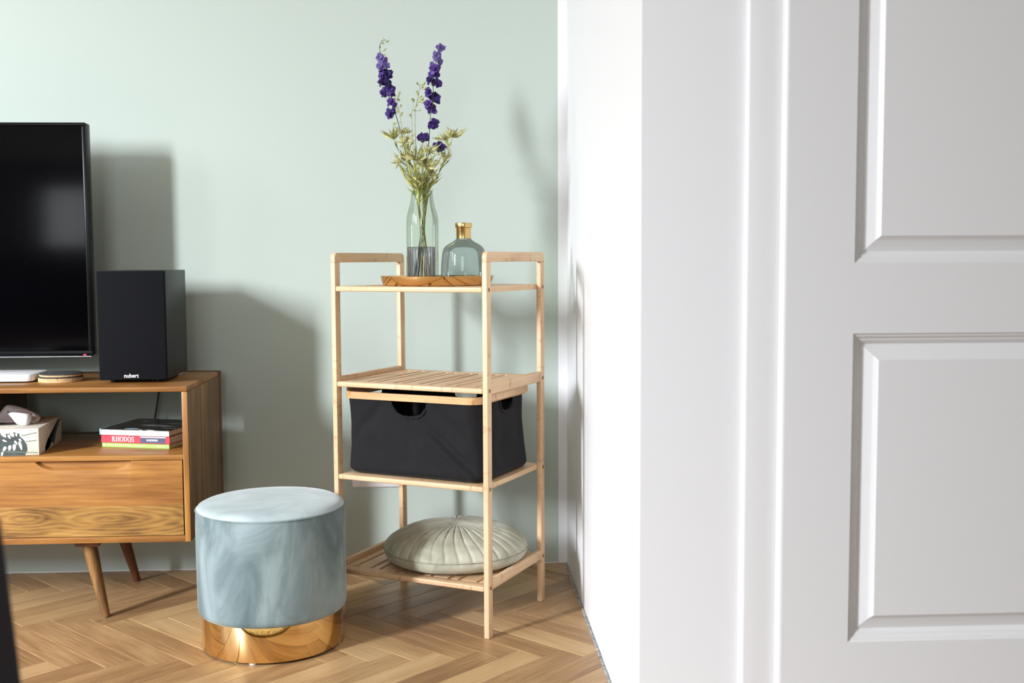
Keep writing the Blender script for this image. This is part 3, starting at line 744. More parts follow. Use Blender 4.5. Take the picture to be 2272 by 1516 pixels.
tier(.8825, False); tier(.6318, True, .6155, .6440); tier(.3855, False, bf=.062); tier(.1325, True, .1200, .1465)
for zb in (.8757, .6256, .3783, .1275):
    for b0 in (STY/2, SD-STY/2):
        for a0, sg in ((SW, 1), (0, -1)):
            M = Matrix.Translation((a0, b0, zb)) @ Matrix.Rotation(math.radians(90*sg), 4, 'Y')
            bo = lathe('bolt', [(0, -.0006), (.0016, -.0006), (.0018, .0002), (.0030, .0002), (.0032, .0007), (.0048, .0005), (.0052, -.0004)], M_BOLT, sh, 20)
            bo.data.transform(M)

# ------------------------------------------------------------------ laundry basket
bk_ = thing('laundry_basket', 'black fabric pull-out basket with a bent bamboo rim on the shelf', 'basket', (SX, SY, 0), -SR)
_c = Vector((.2285, .1665, .3855)); Rz = Matrix.Rotation(-SR, 3, 'Z'); bk_.location = Vector((SX, SY, 0)) + Rz @ _c
A0, A1, B0, B1, ZR1, ZR0 = .0160-_c.x, .4270-_c.x, .0120-_c.y, .3210-_c.y, .6055-.3855, .5872-.3855
def rim():
    o = rrect(A0, A1, B0, B1, .042, 10); i = rrect(A0+.0075, A1-.0075, B0+.0075, B1-.0075, .0345, 10); n = len(o)
    bm = bmesh.new()
    lo = [bm.verts.new((x, y, ZR0)) for x, y in o]; hi = [bm.verts.new((x, y, ZR1)) for x, y in o]
    li = [bm.verts.new((x, y, ZR0)) for x, y in i]; hi2 = [bm.verts.new((x, y, ZR1)) for x, y in i]
    for k in range(n):
        j = (k+1) % n
        bm.faces.new((lo[k], lo[j], hi[j], hi[k])); bm.faces.new((li[j], li[k], hi2[k], hi2[j])); bm.faces.new((hi[k], hi[j], hi2[j], hi2[k])); bm.faces.new((lo[j], lo[k], li[k], li[j]))
    es = [e for e in bm.edges if abs(e.verts[0].co.z-e.verts[1].co.z) < 1e-9 and e.calc_face_angle(0) > 1]
    bmesh.ops.bevel(bm, geom=es, offset=.001, segments=2, affect='EDGES')
    return auto(from_bm('rim', bm, M_BAMRIM, bk_), 35)
rim()
for a_ in (.0142-_c.x, .4335-_c.x):
    box('runner', (a_, .045-_c.y, ZR0+.006), (a_+.004, .285-_c.y, .6154-.3855), M_BAM[1], bk_, .0006)
def perim(t, x0, x1, y0, y1, r):
    """Point at fraction t around a rounded rectangle, with outward normal; starts at the front left corner, runs along the front."""
    segs = [('l', (x0+r, y0), (x1-r, y0)), ('a', (x1-r, y0+r), -90), ('l', (x1, y0+r), (x1, y1-r)), ('a', (x1-r, y1-r), 0), ('l', (x1-r, y1), (x0+r, y1)), ('a', (x0+r, y1-r), 90), ('l', (x0, y1-r), (x0, y0+r)), ('a', (x0+r, y0+r), 180)]
    ln = [math.dist(s[1], s[2]) if s[0] == 'l' else r*math.pi/2 for s in segs]; d = (t % 1)*sum(ln)
    for s, l in zip(segs, ln):
        if d <= l or s is segs[-1]:
            u = min(d/l, 1)
            if s[0] == 'l':
                tx, ty = s[2][0]-s[1][0], s[2][1]-s[1][1]; q = math.hypot(tx, ty)
                return s[1][0]+tx*u, s[1][1]+ty*u, ty/q, -tx/q
            a = math.radians(s[2]+90*u); return s[1][0]+r*math.cos(a), s[1][1]+r*math.sin(a), math.cos(a), math.sin(a)
        d -= l
def bag():
    nu, nv = 260, 34; vs, fs = [], []; top = []
    hx, dep, wd = .2195-_c.x, .043, .0525
    sy = .183-_c.y
    for i in range(nu):
        t = i/nu; X, Y, nx, ny = perim(t, A0+.007, A1-.007, B0+.006, B1-.007, .036)
        cut = 0
        for c, hw, dp, axis in (((hx), wd, dep, 'f'), (.234-_c.x, .037, .045, 'b'), (sy, .042, .036, 'r'), (sy-.018, .042, .040, 'l')):
            if axis == 'f' and ny < -.9: u = (X-c)/hw
            elif axis == 'b' and ny > .9: u = (X-c)/hw
            elif axis == 'r' and nx > .9: u = (Y-c)/hw
            elif axis == 'l' and nx < -.9: u = (Y-c)/hw
            else: continue
            if abs(u) < 1: cut = max(cut, dp*math.sqrt(max(0, 1-abs(u)**2.6)))
        zt = ZR0+.003-cut
        bx, by, bnx, bny = perim(t, .0200-_c.x, .4330-_c.x, .0185-_c.y, .3215-_c.y, .040)
        for j in range(nv):
            v = j/(nv-1); z = zt+(.004-zt)*v
            s = 1-(z-.004)/(ZR0-.001)                   # 0 under the rim, 1 at the base
            x = X+(bx-X)*s; y = Y+(by-Y)*s
            amp = .0085*math.sin(math.pi*min(1, max(0, s)))
            p = Vector((x, y, z))
            wv = (noise.noise(p*8+Vector((0, 0, 3)))+.5*noise.noise(p*21))*amp
            # diagonal drag folds on the front, hanging from the handle towards the lower right corner
            g = (x-.06)*.75+(z-.10)*.95
            fold = math.exp(-((g-.0)/.010)**2)-.8*math.exp(-((g-.020)/.012)**2)+.6*math.exp(-((g+.035)/.012)**2)
            wv += .0095*fold*math.exp(-((z-.07)/.06)**2)*(1 if ny < -.5 else .2)
            dr = math.exp(-((abs(x-hx)-wd-.02-(ZR0-z)*.9)/.018)**2)*(1 if ny < -.5 else 0)
            wv -= .006*dr*math.sin(math.pi*min(1, s*1.3+.05))
            if abs(nx) > .5: wv *= .45
            sag = -.004*math.sin(math.pi*s)
            if s > .93: q = (s-.93)/.07; x -= bnx*.010*q*q; y -= bny*.010*q*q
            vs.append((x+nx*(wv+sag), y+ny*(wv+sag), z))
        top.append(vs[i*nv])
    for i in range(nu):
        k = (i+1) % nu
        for j in range(nv-1): fs.append((i*nv+j, i*nv+j+1, k*nv+j+1, k*nv+j))
    fs.append(tuple(i*nv+nv-1 for i in range(nu)))
    o = pyd('fabric_bag', vs, fs, M_FABRIC, bk_)
    bm = bmesh.new(); bm.from_mesh(o.data); bmesh.ops.recalc_face_normals(bm, faces=bm.faces); bm.to_mesh(o.data); bm.free(); auto(o, 60)
    md = o.modifiers.new('thick', 'SOLIDIFY'); md.thickness = .0016; md.offset = -1
    # hemmed edges of the handle openings
    run = []
    for i in range(nu):
        if top[i][2] < ZR0+.002: run.append(i)
        elif run:
            if len(run) > 4:
                P = [Vector(top[k]) for k in run]; mx = sum((Vector(top[k]) for k in run), Vector())/len(run)
                path = [p + Vector((0, 0, -.003)) for p in P]
                vs2, fs2 = tube_geo(path, [.0042+.0009*math.sin(k*1.9) for k in range(len(path))], 8)
                auto(pyd('handle_hem', vs2, fs2, M_FABRIC, bk_), 60)
            run = []
bag()

# ------------------------------------------------------------------ round cushion
cu = thing('round_cushion', 'round sage green velvet cushion with radiating pleats on the lowest tier', 'cushion', (-.0015, 2.948, .1330), 0)
def cushion():
    R_, nt_, pl = .1965, 384, 34; vs, fs = [], []
    def prof_top(u):      # u 0 centre..1 rim
        return .0405+.062*(1-u**2.6)**.62 - .010*math.exp(-(u/.09)**2)
    rows = []; K = 40
    for i in range(K+1):
        u = (i/K)**.85 if i else 0
        row = []
        for j in range(nt_):
            th = 2*math.pi*j/nt_; tw = th + .35*u*(1-u)+.05
            s = (tw*pl/(2*math.pi)) % 1
            d = min(s, 1-s)                                     # 0 on a seam
            amp = .0042*min(1, u*2.2)*(1-.35*u)
            pl_z = -amp*math.exp(-(d/.10)**2) + amp*.5*(.5-abs(s-.35))
            rr = R_*u*(1+.012*math.exp(-(d/.12)**2)*(-1)*(u > .9))
            rr *= 1+.012*noise.noise((math.cos(th)*1.5, math.sin(th)*1.5, 0))
            z = prof_top(min(u, .9995)) + pl_z + .004*noise.noise((math.cos(th)*u*2, math.sin(th)*u*2, 4))*(1-u*.5)
            row.append(len(vs)); vs.append((rr*math.cos(th), rr*math.sin(th), z))
            if i == 0: break
        rows.append(row)
    K2 = 16
    for i in range(1, K2+1):
        v = i/K2; row = []
        for j in range(nt_):
            th = 2*math.pi*j/nt_
            pk = .0035*abs(noise.noise((th*5, 2, 0)))*math.exp(-((v-.12)/.12)**2)
            rr = R_*(1-v**2.3*.42)-(.0032*math.exp(-(v/.05)**2))-pk
            rr *= 1+.012*noise.noise((math.cos(th)*1.5, math.sin(th)*1.5, 0))
            z = .0405-.040*math.sin(v*math.pi/2)**.85
            row.append(len(vs)); vs.append((rr*math.cos(th), rr*math.sin(th), max(z, .0003)))
        rows.append(row)
    for A, B in zip(rows, rows[1:]):
        for j in range(nt_):
            k = (j+1) % nt_
            if len(A) == 1: fs.append((A[0], B[j], B[k]))
            else: fs.append((A[j], B[j], B[k], A[k]))
    fs.append(tuple(rows[-1]))
    o = pyd('cover', vs, fs, M_CUSH, cu); auto(o, 75)
    seam = [(R_*.9985*(1+.012*noise.noise((math.cos(t)*1.5, math.sin(t)*1.5, 0)))*math.cos(t), R_*.9985*(1+.012*noise.noise((math.cos(t)*1.5, math.sin(t)*1.5, 0)))*math.sin(t), .0402) for t in [2*math.pi*k/128 for k in range(128)]]
    tube('seam', seam, .0013, plain('sage_thread', (138, 138, 118), .9), cu, 6, True)
cushion()

# ------------------------------------------------------------------ stool
st = thing('velvet_stool', 'round aqua velvet stool with polished gold base in front of the console', 'stool', (-.4597, 2.7076, 0))
RB, RU, ZT, ZS, ZC = .1726, .1814, .0875, .3434, .3640
lathe('gold_base', [(RB-.004, .0062), (RB-.0005, .0060), (RB, .0068), (RB, ZT+.004), (RB-.004, ZT+.004)], M_GOLD, st, 160)
lathe('base_plate', [(0, .007), (RB-.004, .007), (RB-.004, .012), (0, .012)], M_BLACK, st, 64)
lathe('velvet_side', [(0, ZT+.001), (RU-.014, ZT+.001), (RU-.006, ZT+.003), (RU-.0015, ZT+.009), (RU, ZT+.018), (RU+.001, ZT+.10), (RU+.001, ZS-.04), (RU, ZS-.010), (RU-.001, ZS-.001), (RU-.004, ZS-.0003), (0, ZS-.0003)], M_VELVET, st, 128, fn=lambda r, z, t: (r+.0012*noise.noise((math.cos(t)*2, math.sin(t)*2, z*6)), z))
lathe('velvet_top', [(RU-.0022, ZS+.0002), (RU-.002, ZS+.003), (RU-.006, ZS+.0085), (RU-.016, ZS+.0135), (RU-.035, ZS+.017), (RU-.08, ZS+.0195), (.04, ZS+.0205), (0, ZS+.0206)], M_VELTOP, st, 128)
tube('piping', [((RU-.0006)*math.cos(2*math.pi*k/128), (RU-.0006)*math.sin(2*math.pi*k/128), ZS) for k in range(128)], .0019, M_VELVET, st, 8, True)
for k in range(4):
    a = math.radians(-98+90*k); lathe('foot', [(0, .0003), (.009, .0003), (.010, .002), (.010, .007), (0, .007)], M_OUTLET, st, 16, (.160*math.cos(a), .160*math.sin(a)))

# ------------------------------------------------------------------ tray and what stands on it
TC = Vector((-.0465, 2.945, .8825))
tray = thing('brass_tray', 'shallow round brass tray with sloping rim on the top tier', 'tray', TC)
lathe('tray_body', [(0, .0006), (.1400, .0006), (.1430, .0018), (.1445, .0040), (.1528, .0245), (.1536, .0250), (.1532, .0254), (.1520, .0248), (.1430, .0046), (.1410, .0030), (.139, .0028), (0, .0028)], M_TRAY, tray, 144, ang=25)
ZTR = TC.z+.0031
M_VASE = thin_glass('green_glass', (.91, .955, .90, 1), (.66, .78, .65, 1), .55)
M_SMOKE = thin_glass('smoke_glass', (.74, .79, .785, 1), (.46, .51, .50, 1), .6)
M_RIBG = thin_glass('violet_grey_glass', (.70, .69, .74, 1), (.26, .25, .31, 1), .8)
vase = thing('glass_vase', 'tall pale green glass bottle vase holding the flower stems', 'vase', (-.0856, 2.990, ZTR))
VZ = lambda z: z-ZTR
vprof = [(0, .0006), (.036, .0006), (.0405, .003), (.0425, .008), (.0432, .02), (.0432, VZ(1.045)), (.0428, VZ(1.058)), (.0410, VZ(1.071)), (.0380, VZ(1.083)), (.0342, VZ(1.0945)), (.0318, VZ(1.104)), (.0303, VZ(1.114)), (.0290, VZ(1.124)), (.0276, VZ(1.1355)), (.0270, VZ(1.1362)), (.0262, VZ(1.1350)), (.0268, VZ(1.128))]
lathe('glass_body', vprof, M_VASE, vase, 96, ang=60)
lathe('thick_base', [(0, .001), (.037, .001), (.040, .004), (.040, .006), (.03, .0085), (0, .0095)], M_VASE, vase, 64, ang=60)
bot = thing('grey_glass_bottle', 'squat smoky grey glass bottle with a brass neck on the tray', 'bottle', (.0252, 2.930, ZTR))
BZ = lambda z: z-ZTR
lathe('glass_body', [(0, .0006), (.050, .0006), (.0570, .003), (.0600, .009), (.0612, .02), (.0606, BZ(.934)), (.0585, BZ(.958)), (.0563, BZ(.972)), (.0535, BZ(.980)), (.0480, BZ(.9865)), (.0390, BZ(.9925)), (.0290, BZ(.9980)), (.0215, BZ(1.0035)), (.0188, BZ(1.0080)), (.0185, BZ(1.012))], M_SMOKE, bot, 96, ang=60)
lathe('thick_base', [(0, .0012), (.052, .0012), (.0575, .005), (.0585, .012), (.050, .0145), (0, .016)], M_SMOKE, bot, 64, ang=60)
lathe('brass_neck', [(.0190, BZ(1.0065)), (.0198, BZ(1.0065)), (.0198, BZ(1.0335)), (.0202, BZ(1.0345)), (.0222, BZ(1.0355)), (.0226, BZ(1.0370)), (.0226, BZ(1.0465)), (.0220, BZ(1.0478)), (.0198, BZ(1.0480)), (.0188, BZ(1.0470)), (.0185, BZ(1.030))], M_BRASS, bot, 72, ang=30)
can = thing('candle_holder', 'ribbed violet-grey glass tealight holder in a thin brass wire stand', 'candle holder', (-.0862, 2.883, ZTR))
NR = 26
lathe('ribbed_glass', [(0, .010), (.0300, .010), (.0335, .0115), (.0352, .016), (.0357, .022), (.0362, .0975), (.0356, .0985), (.0345, .0980)], M_RIBG, can, 26*8, ang=70,
      fn=lambda r, z, t: (r-(.0016*(1-abs(math.sin(t*NR/2)))**1.0 if .02 < z < .098 and r > .034 else 0), z))
lathe('glass_floor', [(0, .012), (.033, .012), (.034, .016), (.030, .019), (0, .020)], M_RIBG, can, 52)
for zz, rr in ((.0165, .0378), (.0012, .034)):
    tube('wire_ring', [(rr*math.cos(2*math.pi*k/72), rr*math.sin(2*math.pi*k/72), zz) for k in range(72)], .0011, M_BRASS, can, 8, True)
for an in (-80, 185, 52):
    a = math.radians(an); tube('wire_prong', [(.0380*math.cos(a), .0380*math.sin(a), .0005), (.0384*math.cos(a), .0384*math.sin(a), .03), (.0384*math.cos(a), .0384*math.sin(a), .0735)], .0014, M_BRASS, can, 8)

# ------------------------------------------------------------------ flowers
M_STEM = plain('olive_stem', (128, 128, 76), .6, var=.15, vscale=60)
M_STEMD = plain('dark_stem', (72, 80, 58), .6, var=.2, vscale=60)
M_BRACT = plain('dry_olive_bract', (184, 182, 128), .7, var=.2, vscale=90)
M_LEAFG = plain('olive_leaf', (160, 162, 92), .6, var=.25, vscale=60)
M_HEAD = plain('thistle_head', (150, 147, 114), .8, var=.2, vscale=300)
M_BUD = plain('cream_bud', (176, 180, 132), .6, var=.1, vscale=120)
M_PET = []
for i, c in enumerate(((84, 60, 130), (68, 48, 112), (108, 94, 152), (50, 38, 88))):
    m_ = plain('violet_petal', c, .55, var=.22, vscale=140, spec=.2)
    m_.node_tree.nodes['Principled BSDF'].inputs['Subsurface Weight'].default_value = 0
    M_PET.append(m_)
VB = Vector((-.0856, 2.990, 0))
def zp(x, y, dy=0): return at(780+x/3.79, 50+y/3.79, 2.990+dy)
def petal_geo(vs, fs, c, ax, out, L_, W_, curl, rng):
    """One ruffled petal: grid of 5 x 5, starting at c and running along out."""
    side = ax.cross(out).normalized(); b0 = len(vs); ph = rng.uniform(0, 6.28)
    for i in range(5):
        t = i/4
        for j in range(-2, 3):
            u = j/2; wd = W_*(.25+.95*math.sin(math.pi*min(1, .16+t*.70)))
            p = c + out*L_*t*(1-.10*u*u*t + .10*t*math.cos(j*3.1+ph)) + ax*(curl*t*t*L_) + side*u*wd*.5 + ax*(.12*L_*(u*u)*(1-t) + .17*L_*t*t*math.sin(j*2.3+ph))
            vs.append(p + Vector([rng.uniform(-1, 1) for _ in 'xyz'])*.0007*t)
    for i in range(4):
        for j in range(4):
            a = b0+i*5+j; fs.append((a, a+1, a+6, a+5))
def floret(name, c, ax, size, mat, par, rng, dense=14):
    vs, fs = [], []
    ax = ax.normalized(); ref = Vector((0, 0, 1)) if abs(ax.z) < .8 else Vector((1, 0, 0)); u = ax.cross(ref).normalized(); v = ax.cross(u)
    for k in range(dense):
        a = 2*math.pi*k/5+rng.uniform(-.3, .3); inner = k >= 5
        out = (math.cos(a)*u+math.sin(a)*v + ax*(.9 if inner else rng.uniform(-.1, .35))).normalized()
        petal_geo(vs, fs, -.15*size*ax*(not inner), ax, out, size*(rng.uniform(.5, .9) if inner else rng.uniform(.85, 1.3)), size*(.6 if inner else .85), rng.uniform(-.35, .25), rng)
    vs2, fs2 = tube_geo([-.1*size*ax, -.6*size*ax+Vector((0, 0, .1*size)), -1.05*size*ax+Vector((0, 0, .3*size))], [.16*size, .10*size, .02*size], 6)   # the spur
    b0 = len(vs); vs += vs2; fs += [tuple(i+b0 for i in f) for f in fs2]
    o = pyd(name, vs, fs, mat, par, True); o.location = c
    md = o.modifiers.new('thick', 'SOLIDIFY'); md.thickness = .0005; md.offset = 0
    return o
def ellipsoid(name, c, ax, l, r, mat, par, seg=10):
    o = lathe(name, [(0, 0)]+[(r*math.sin(math.pi*k/8)**.8, l*k/8) for k in range(1, 8)]+[(0, l)], mat, par, seg, ang=80)
    Mx = Matrix.Translation(c) @ Vector((0, 0, 1)).rotation_difference(ax).to_matrix().to_4x4(); o.matrix_local = Mx; return o, Mx
def in_vase(k):
    """Lower end of a stem inside the vase: neck, waist and a point on the bottom."""
    rng = random.Random(k*13+5); a = rng.uniform(0, 6.28); b = a+2.4+rng.uniform(-.4, .4)
    return [VB+Vector((.026*math.cos(b), .026*math.sin(b), ZTR+.010+.003*rng.random())), VB+Vector((.006*math.cos(a+1), .006*math.sin(a+1), 1.03)), VB+Vector((.011*math.cos(a), .011*math.sin(a), 1.09)), VB+Vector((.017*math.cos(a), .017*math.sin(a), 1.137))]
def flower_thing(name, label, cat, pts, k, rad, mat, group):
    base = in_vase(k); pth = curve_pts(base+pts, 40)
    t = thing(name, label, cat, pth[0], 0, group)
    o0 = t.location.copy(); n = len(pth)
    tube('stem', [p-o0 for p in pth], [rad*(1-.55*i/(n-1)) for i in range(n)], mat, t, 7)
    return t, o0, pth
def near_path(pth, q): return min(pth, key=lambda p: (p-q).length)
def add_florets(t, o0, pth, lst, rng, fade=None):
    for x, y, r in lst:
        dy = rng.uniform(-.012, .012); q = zp(x, y, dy); s = near_path(pth, q)
        ax = Vector((q.x-s.x, -.012+rng.uniform(-.012, .006), (q.z-s.z)*.3+.002)).normalized()
        mat = M_PET[2] if (fade and y < fade) else rng.choice((M_PET[0], M_PET[0], M_PET[1], M_PET[1], M_PET[3]))
        f_ = floret('floret', q-o0, ax, r/3.79/2429*3.0*1.08, mat, t, rng)
        if (q-s).length > .006: tube('pedicel', [s-q-Vector((0, 0, .006)), (s-q)*.4-Vector((0, 0, .003)), Vector((0, 0, 0))], .0007, M_STEMD, f_, 5)
def add_buds(t, o0, pth, lst, rng, l=.0135, r=.0027):
    for x, y in lst:
        q = zp(x, y, rng.uniform(-.006, .006)); s = near_path(pth, q); d = (q-s)
        ax = (d+Vector((0, rng.uniform(-.004, .004), .006))).normalized()
        b, Mx = ellipsoid('bud', q-o0-ax*l*.5, ax, l*rng.uniform(.8, 1.15), r*rng.uniform(.85, 1.2), M_BUD, t)
        if d.length > .004:
            M_ = Mx.inverted(); tube('pedicel', [M_ @ (s-o0-Vector((0, 0, .004))), M_ @ (q-o0-ax*l*.45)], .0006, M_STEM, b, 5)
rng = random.Random(21); GF = 'cut flowers in the green vase'
t, o0, pth = flower_thing('delphinium', 'dark violet delphinium spike with pale buds at its tip, leftmost in the vase', 'flower',
    [zp(480, 1150, .0), zp(405, 890, .0), zp(345, 680, 0), zp(300, 500, 0), zp(258, 330, 0), zp(238, 240, 0), zp(238, 190, 0), zp(262, 150, 0), zp(290, 148, 0)], 1, .0016, M_STEMD, GF)
add_florets(t, o0, pth, [(240, 295, 36), (285, 310, 24), (245, 365, 42), (295, 358, 30), (262, 415, 34), (245, 445, 26), (300, 440, 46), (275, 478, 42), (240, 502, 26), (300, 515, 38), (320, 560, 44), (285, 575, 38), (258, 590, 30), (345, 600, 22), (330, 665, 36), (360, 690, 26), (318, 770, 40), (350, 745, 26)], rng, 400)
add_buds(t, o0, pth, [(302, 160), (268, 138), (264, 174), (238, 205), (275, 232), (278, 268)], rng)
t, o0, pth = flower_thing('delphinium', 'violet delphinium spike with a lilac tip, rising on the right of the vase', 'flower',
    [zp(625, 1180, .0), zp(650, 1010, .0), zp(658, 850, 0), zp(668, 750, 0), zp(690, 640, 0), zp(685, 520, 0), zp(700, 400, 0), zp(715, 300, 0), zp(735, 195, 0)], 2, .0016, M_STEMD, GF)
add_florets(t, o0, pth, [(758, 212, 36), (725, 205, 20), (720, 285, 42), (742, 335, 30), (690, 385, 44), (730, 378, 26), (690, 430, 42), (655, 478, 34), (730, 510, 44), (700, 500, 30), (645, 582, 36), (700, 630, 46), (722, 640, 26), (635, 680, 34), (675, 722, 44), (695, 850, 44), (668, 870, 26)], rng, 350)
t, o0, pth = flower_thing('delphinium', 'single violet delphinium bloom on a short stem at the centre of the bouquet', 'flower', [zp(580, 1150, -.02), zp(600, 985, -.02)], 3, .0011, M_STEMD, GF)
add_florets(t, o0, pth, [(600, 962, 42), (575, 968, 26), (625, 965, 28)], rng)
t, o0, pth = flower_thing('delphinium', 'single dark violet bloom beside the right-hand thistle heads', 'flower', [zp(660, 1200, -.02), zp(735, 1065, -.03)], 4, .0011, M_STEMD, GF)
add_florets(t, o0, pth, [(740, 1040, 46), (712, 1045, 30), (772, 1042, 30)], rng)
t, o0, pth = flower_thing('bud_spray', 'pale green bud spike left of the right-hand violet delphinium', 'flower', [zp(548, 1080, .01), zp(535, 770, .01), zp(555, 640, .01), zp(572, 560, .01), zp(570, 515, .01)], 5, .0010, M_STEM, GF)
add_buds(t, o0, pth, [(553, 513), (605, 515), (595, 540), (615, 555), (548, 582), (558, 600), (580, 622), (590, 640), (585, 660), (545, 690), (600, 668), (575, 735), (525, 735)], rng, .014, .0034)
t, o0, pth = flower_thing('bud_spray', 'thin pale green stem with two buds at the centre of the bouquet', 'flower', [zp(518, 1050, .02), zp(505, 800, .02), zp(520, 690, .02), zp(512, 650, .02)], 6, .0008, M_STEM, GF)
add_buds(t, o0, pth, [(508, 642), (490, 775), (520, 655)], rng, .014, .0033)
t, o0, pth = flower_thing('bud_spray', 'pale cream bud spike close against the left-hand violet delphinium', 'flower', [zp(440, 1000, -.01), zp(418, 850, -.01), zp(400, 740, -.01), zp(382, 670, -.01), zp(400, 590, -.01)], 7, .0009, M_STEM, GF)
add_buds(t, o0, pth, [(402, 592), (395, 615), (378, 635), (355, 652), (398, 650), (378, 722), (415, 700), (388, 745), (420, 770), (352, 850)], rng, .014, .0033)
# thistles (sea holly): egg-shaped head over a ruff of stiff pointed bracts
def bract_mesh(l, wd):
    vs = [(0, 0, 0), (-wd*.45, l*.25, .002), (wd*.45, l*.25, .002), (-wd*.5, l*.45, .003), (wd*.5, l*.45, .003), (-wd*1.1, l*.62, .006), (wd*1.1, l*.6, .006), (-wd*.32, l*.66, .004), (wd*.32, l*.66, .004), (0, l, .006), (0, l*.45, -.0012), (0, l*.25, -.001), (0, l*.66, .001)]
    fs = [(0, 11, 1), (0, 2, 11), (1, 11, 10, 3), (11, 2, 4, 10), (3, 10, 12, 7), (10, 4, 8, 12), (7, 12, 9), (12, 8, 9), (3, 7, 5), (4, 6, 8)]
    me = bpy.data.meshes.new('bract'); me.from_pydata(vs, [], fs); me.update(); me.materials.append(M_BRACT); return me
BR = [bract_mesh(.031, .0017), bract_mesh(.038, .0020), bract_mesh(.024, .0016)]
def thistle(label, pts, k, head, ax, n=11, big=1.0, up=.45, hd=True, dy=0, mul=2.1, leaves=11):
    hp = zp(*head, dy); t, o0, pth = flower_thing('thistle', label, 'flower', pts+[hp], k, .0011, M_STEM, GF)
    ax = Vector(ax).normalized(); q = Vector((0, 0, 1)).rotation_difference(ax)
    if hd:
        h_ = lathe('flower_head', [(0, 0)]+[(.0068*big*math.sin(math.pi*(.12+.88*i/9))**.7, .019*big*i/9) for i in range(1, 9)]+[(0, .019*big)], M_HEAD, t, 28, ang=80,
                   fn=lambda r, z, a: (r*(1+.09*math.sin(a*9+z*900)), z))
        h_.matrix_local = Matrix.Translation(hp-o0) @ q.to_matrix().to_4x4()
    n = int(n*mul)
    for i in range(n):
        a = 2*math.pi*i/n+rng.uniform(-.2, .2); el = up+rng.uniform(-.35, .5)
        d = q @ Vector((math.cos(a)*math.cos(el), math.sin(a)*math.cos(el), math.sin(el)))
        o = link('bract', rng.choice(BR), None, t)
        o.matrix_local = Matrix.Translation(hp-o0) @ (Vector((0, 1, 0)).rotation_difference(d) @ Matrix.Rotation(rng.uniform(-.8, .8), 3, 'Y').to_quaternion()).to_matrix().to_4x4() @ Matrix.Scale(big*rng.uniform(.85, 1.2), 4)
    lo = [p for p in pth if p.z > 1.10]                     # narrow leaves along the stem above the vase
    for i in range(leaves):
        p = lo[int((i+.5)/leaves*(len(lo)-1)*.85)]; a = rng.uniform(0, 6.28); el = rng.uniform(.5, 1.25)
        d = Vector((math.cos(a)*math.cos(el), .7*math.sin(a)*math.cos(el), math.sin(el)))
        o = link('leaf', rng.choice(LF), None, t)
        o.matrix_local = Matrix.Translation(p-o0) @ (Vector((0, 1, 0)).rotation_difference(d) @ Matrix.Rotation(rng.uniform(-2, 2), 3, 'Y').to_quaternion()).to_matrix().to_4x4() @ Matrix.Scale(rng.uniform(.8, 1.3), 4)
    return t
LF = []
for l_, w2_ in ((.040, .0019), (.052, .0022), (.030, .0018)):
    me = bract_mesh(l_, w2_); me.name = 'leaf'; me.materials[0] = M_LEAFG; LF.append(me)
thistle('dry olive thistle with upright bracts, furthest left in the bouquet', [zp(480, 1230, -.01), zp(400, 1090, -.02)], 11, (358, 985), (-.25, -.1, 1), 13, 1.15, .75, False, -.02)
thistle('thistle head close to the upper left delphinium stem', [zp(480, 1200, -.02), zp(430, 1060, -.02)], 12, (440, 935), (.1, -.3, 1), 10, .95, .25, True, -.02)
thistle('lower of the two stacked thistle heads left of centre', [zp(500, 1200, -.03), zp(450, 1090, -.04)], 13, (452, 1010), (.05, -.6, .8), 12, 1.0, .25, True, -.04)
thistle('thistle head in front of the violet blooms right of centre', [zp(600, 1250, -.04), zp(610, 1180, -.045)], 14, (655, 1092), (.1, -.5, .9), 12, 1.0, .15, True, -.045)
thistle('half hidden thistle head behind the rightmost one', [zp(680, 1260, .0), zp(800, 1060, .01)], 15, (785, 990), (-.1, -.2, 1), 9, .95, .35, True, .012)
thistle('thistle with spread pointed bracts, furthest right in the bouquet', [zp(640, 1390, -.01), zp(740, 1260, -.02), zp(815, 1090, -.02)], 16, (850, 968), (.1, -.1, 1), 12, 1.15, .45, True, -.015)
thistle('nodding olive bract tuft at the right of the bouquet', [zp(660, 1390, -.03), zp(750, 1230, -.03)], 17, (775, 1170), (.25, -.15, 1), 7, 1.0, .95, False, -.03)
thistle('large olive bract tuft at the centre of the bouquet', [zp(560, 1380, -.04), zp(560, 1280, -.05)], 18, (540, 1160), (.0, -.35, 1), 16, 1.25, .55, False, -.05)
thistle('olive bract tuft low in the middle right of the bouquet', [zp(590, 1390, -.05), zp(610, 1300, -.05)], 19, (625, 1215), (.2, -.45, .9), 16, 1.2, .45, False, -.05)
thistle('low olive bract tuft reaching left above the vase mouth', [zp(540, 1390, -.02), zp(470, 1280, -.03)], 20, (425, 1180), (-.5, -.3, .8), 10, 1.0, .7, False, -.03)
thistle('small olive bract tuft low at the right above the vase mouth', [zp(600, 1400, -.02), zp(640, 1340, -.03)], 21, (660, 1290), (.5, -.3, .7), 10, .95, .5, False, -.03)
thistle('small olive bract tuft just above the vase mouth', [zp(560, 1410, -.03), zp(560, 1390, -.03)], 22, (565, 1350), (-.1, -.5, .8), 12, 1.0, .6, False, -.03)
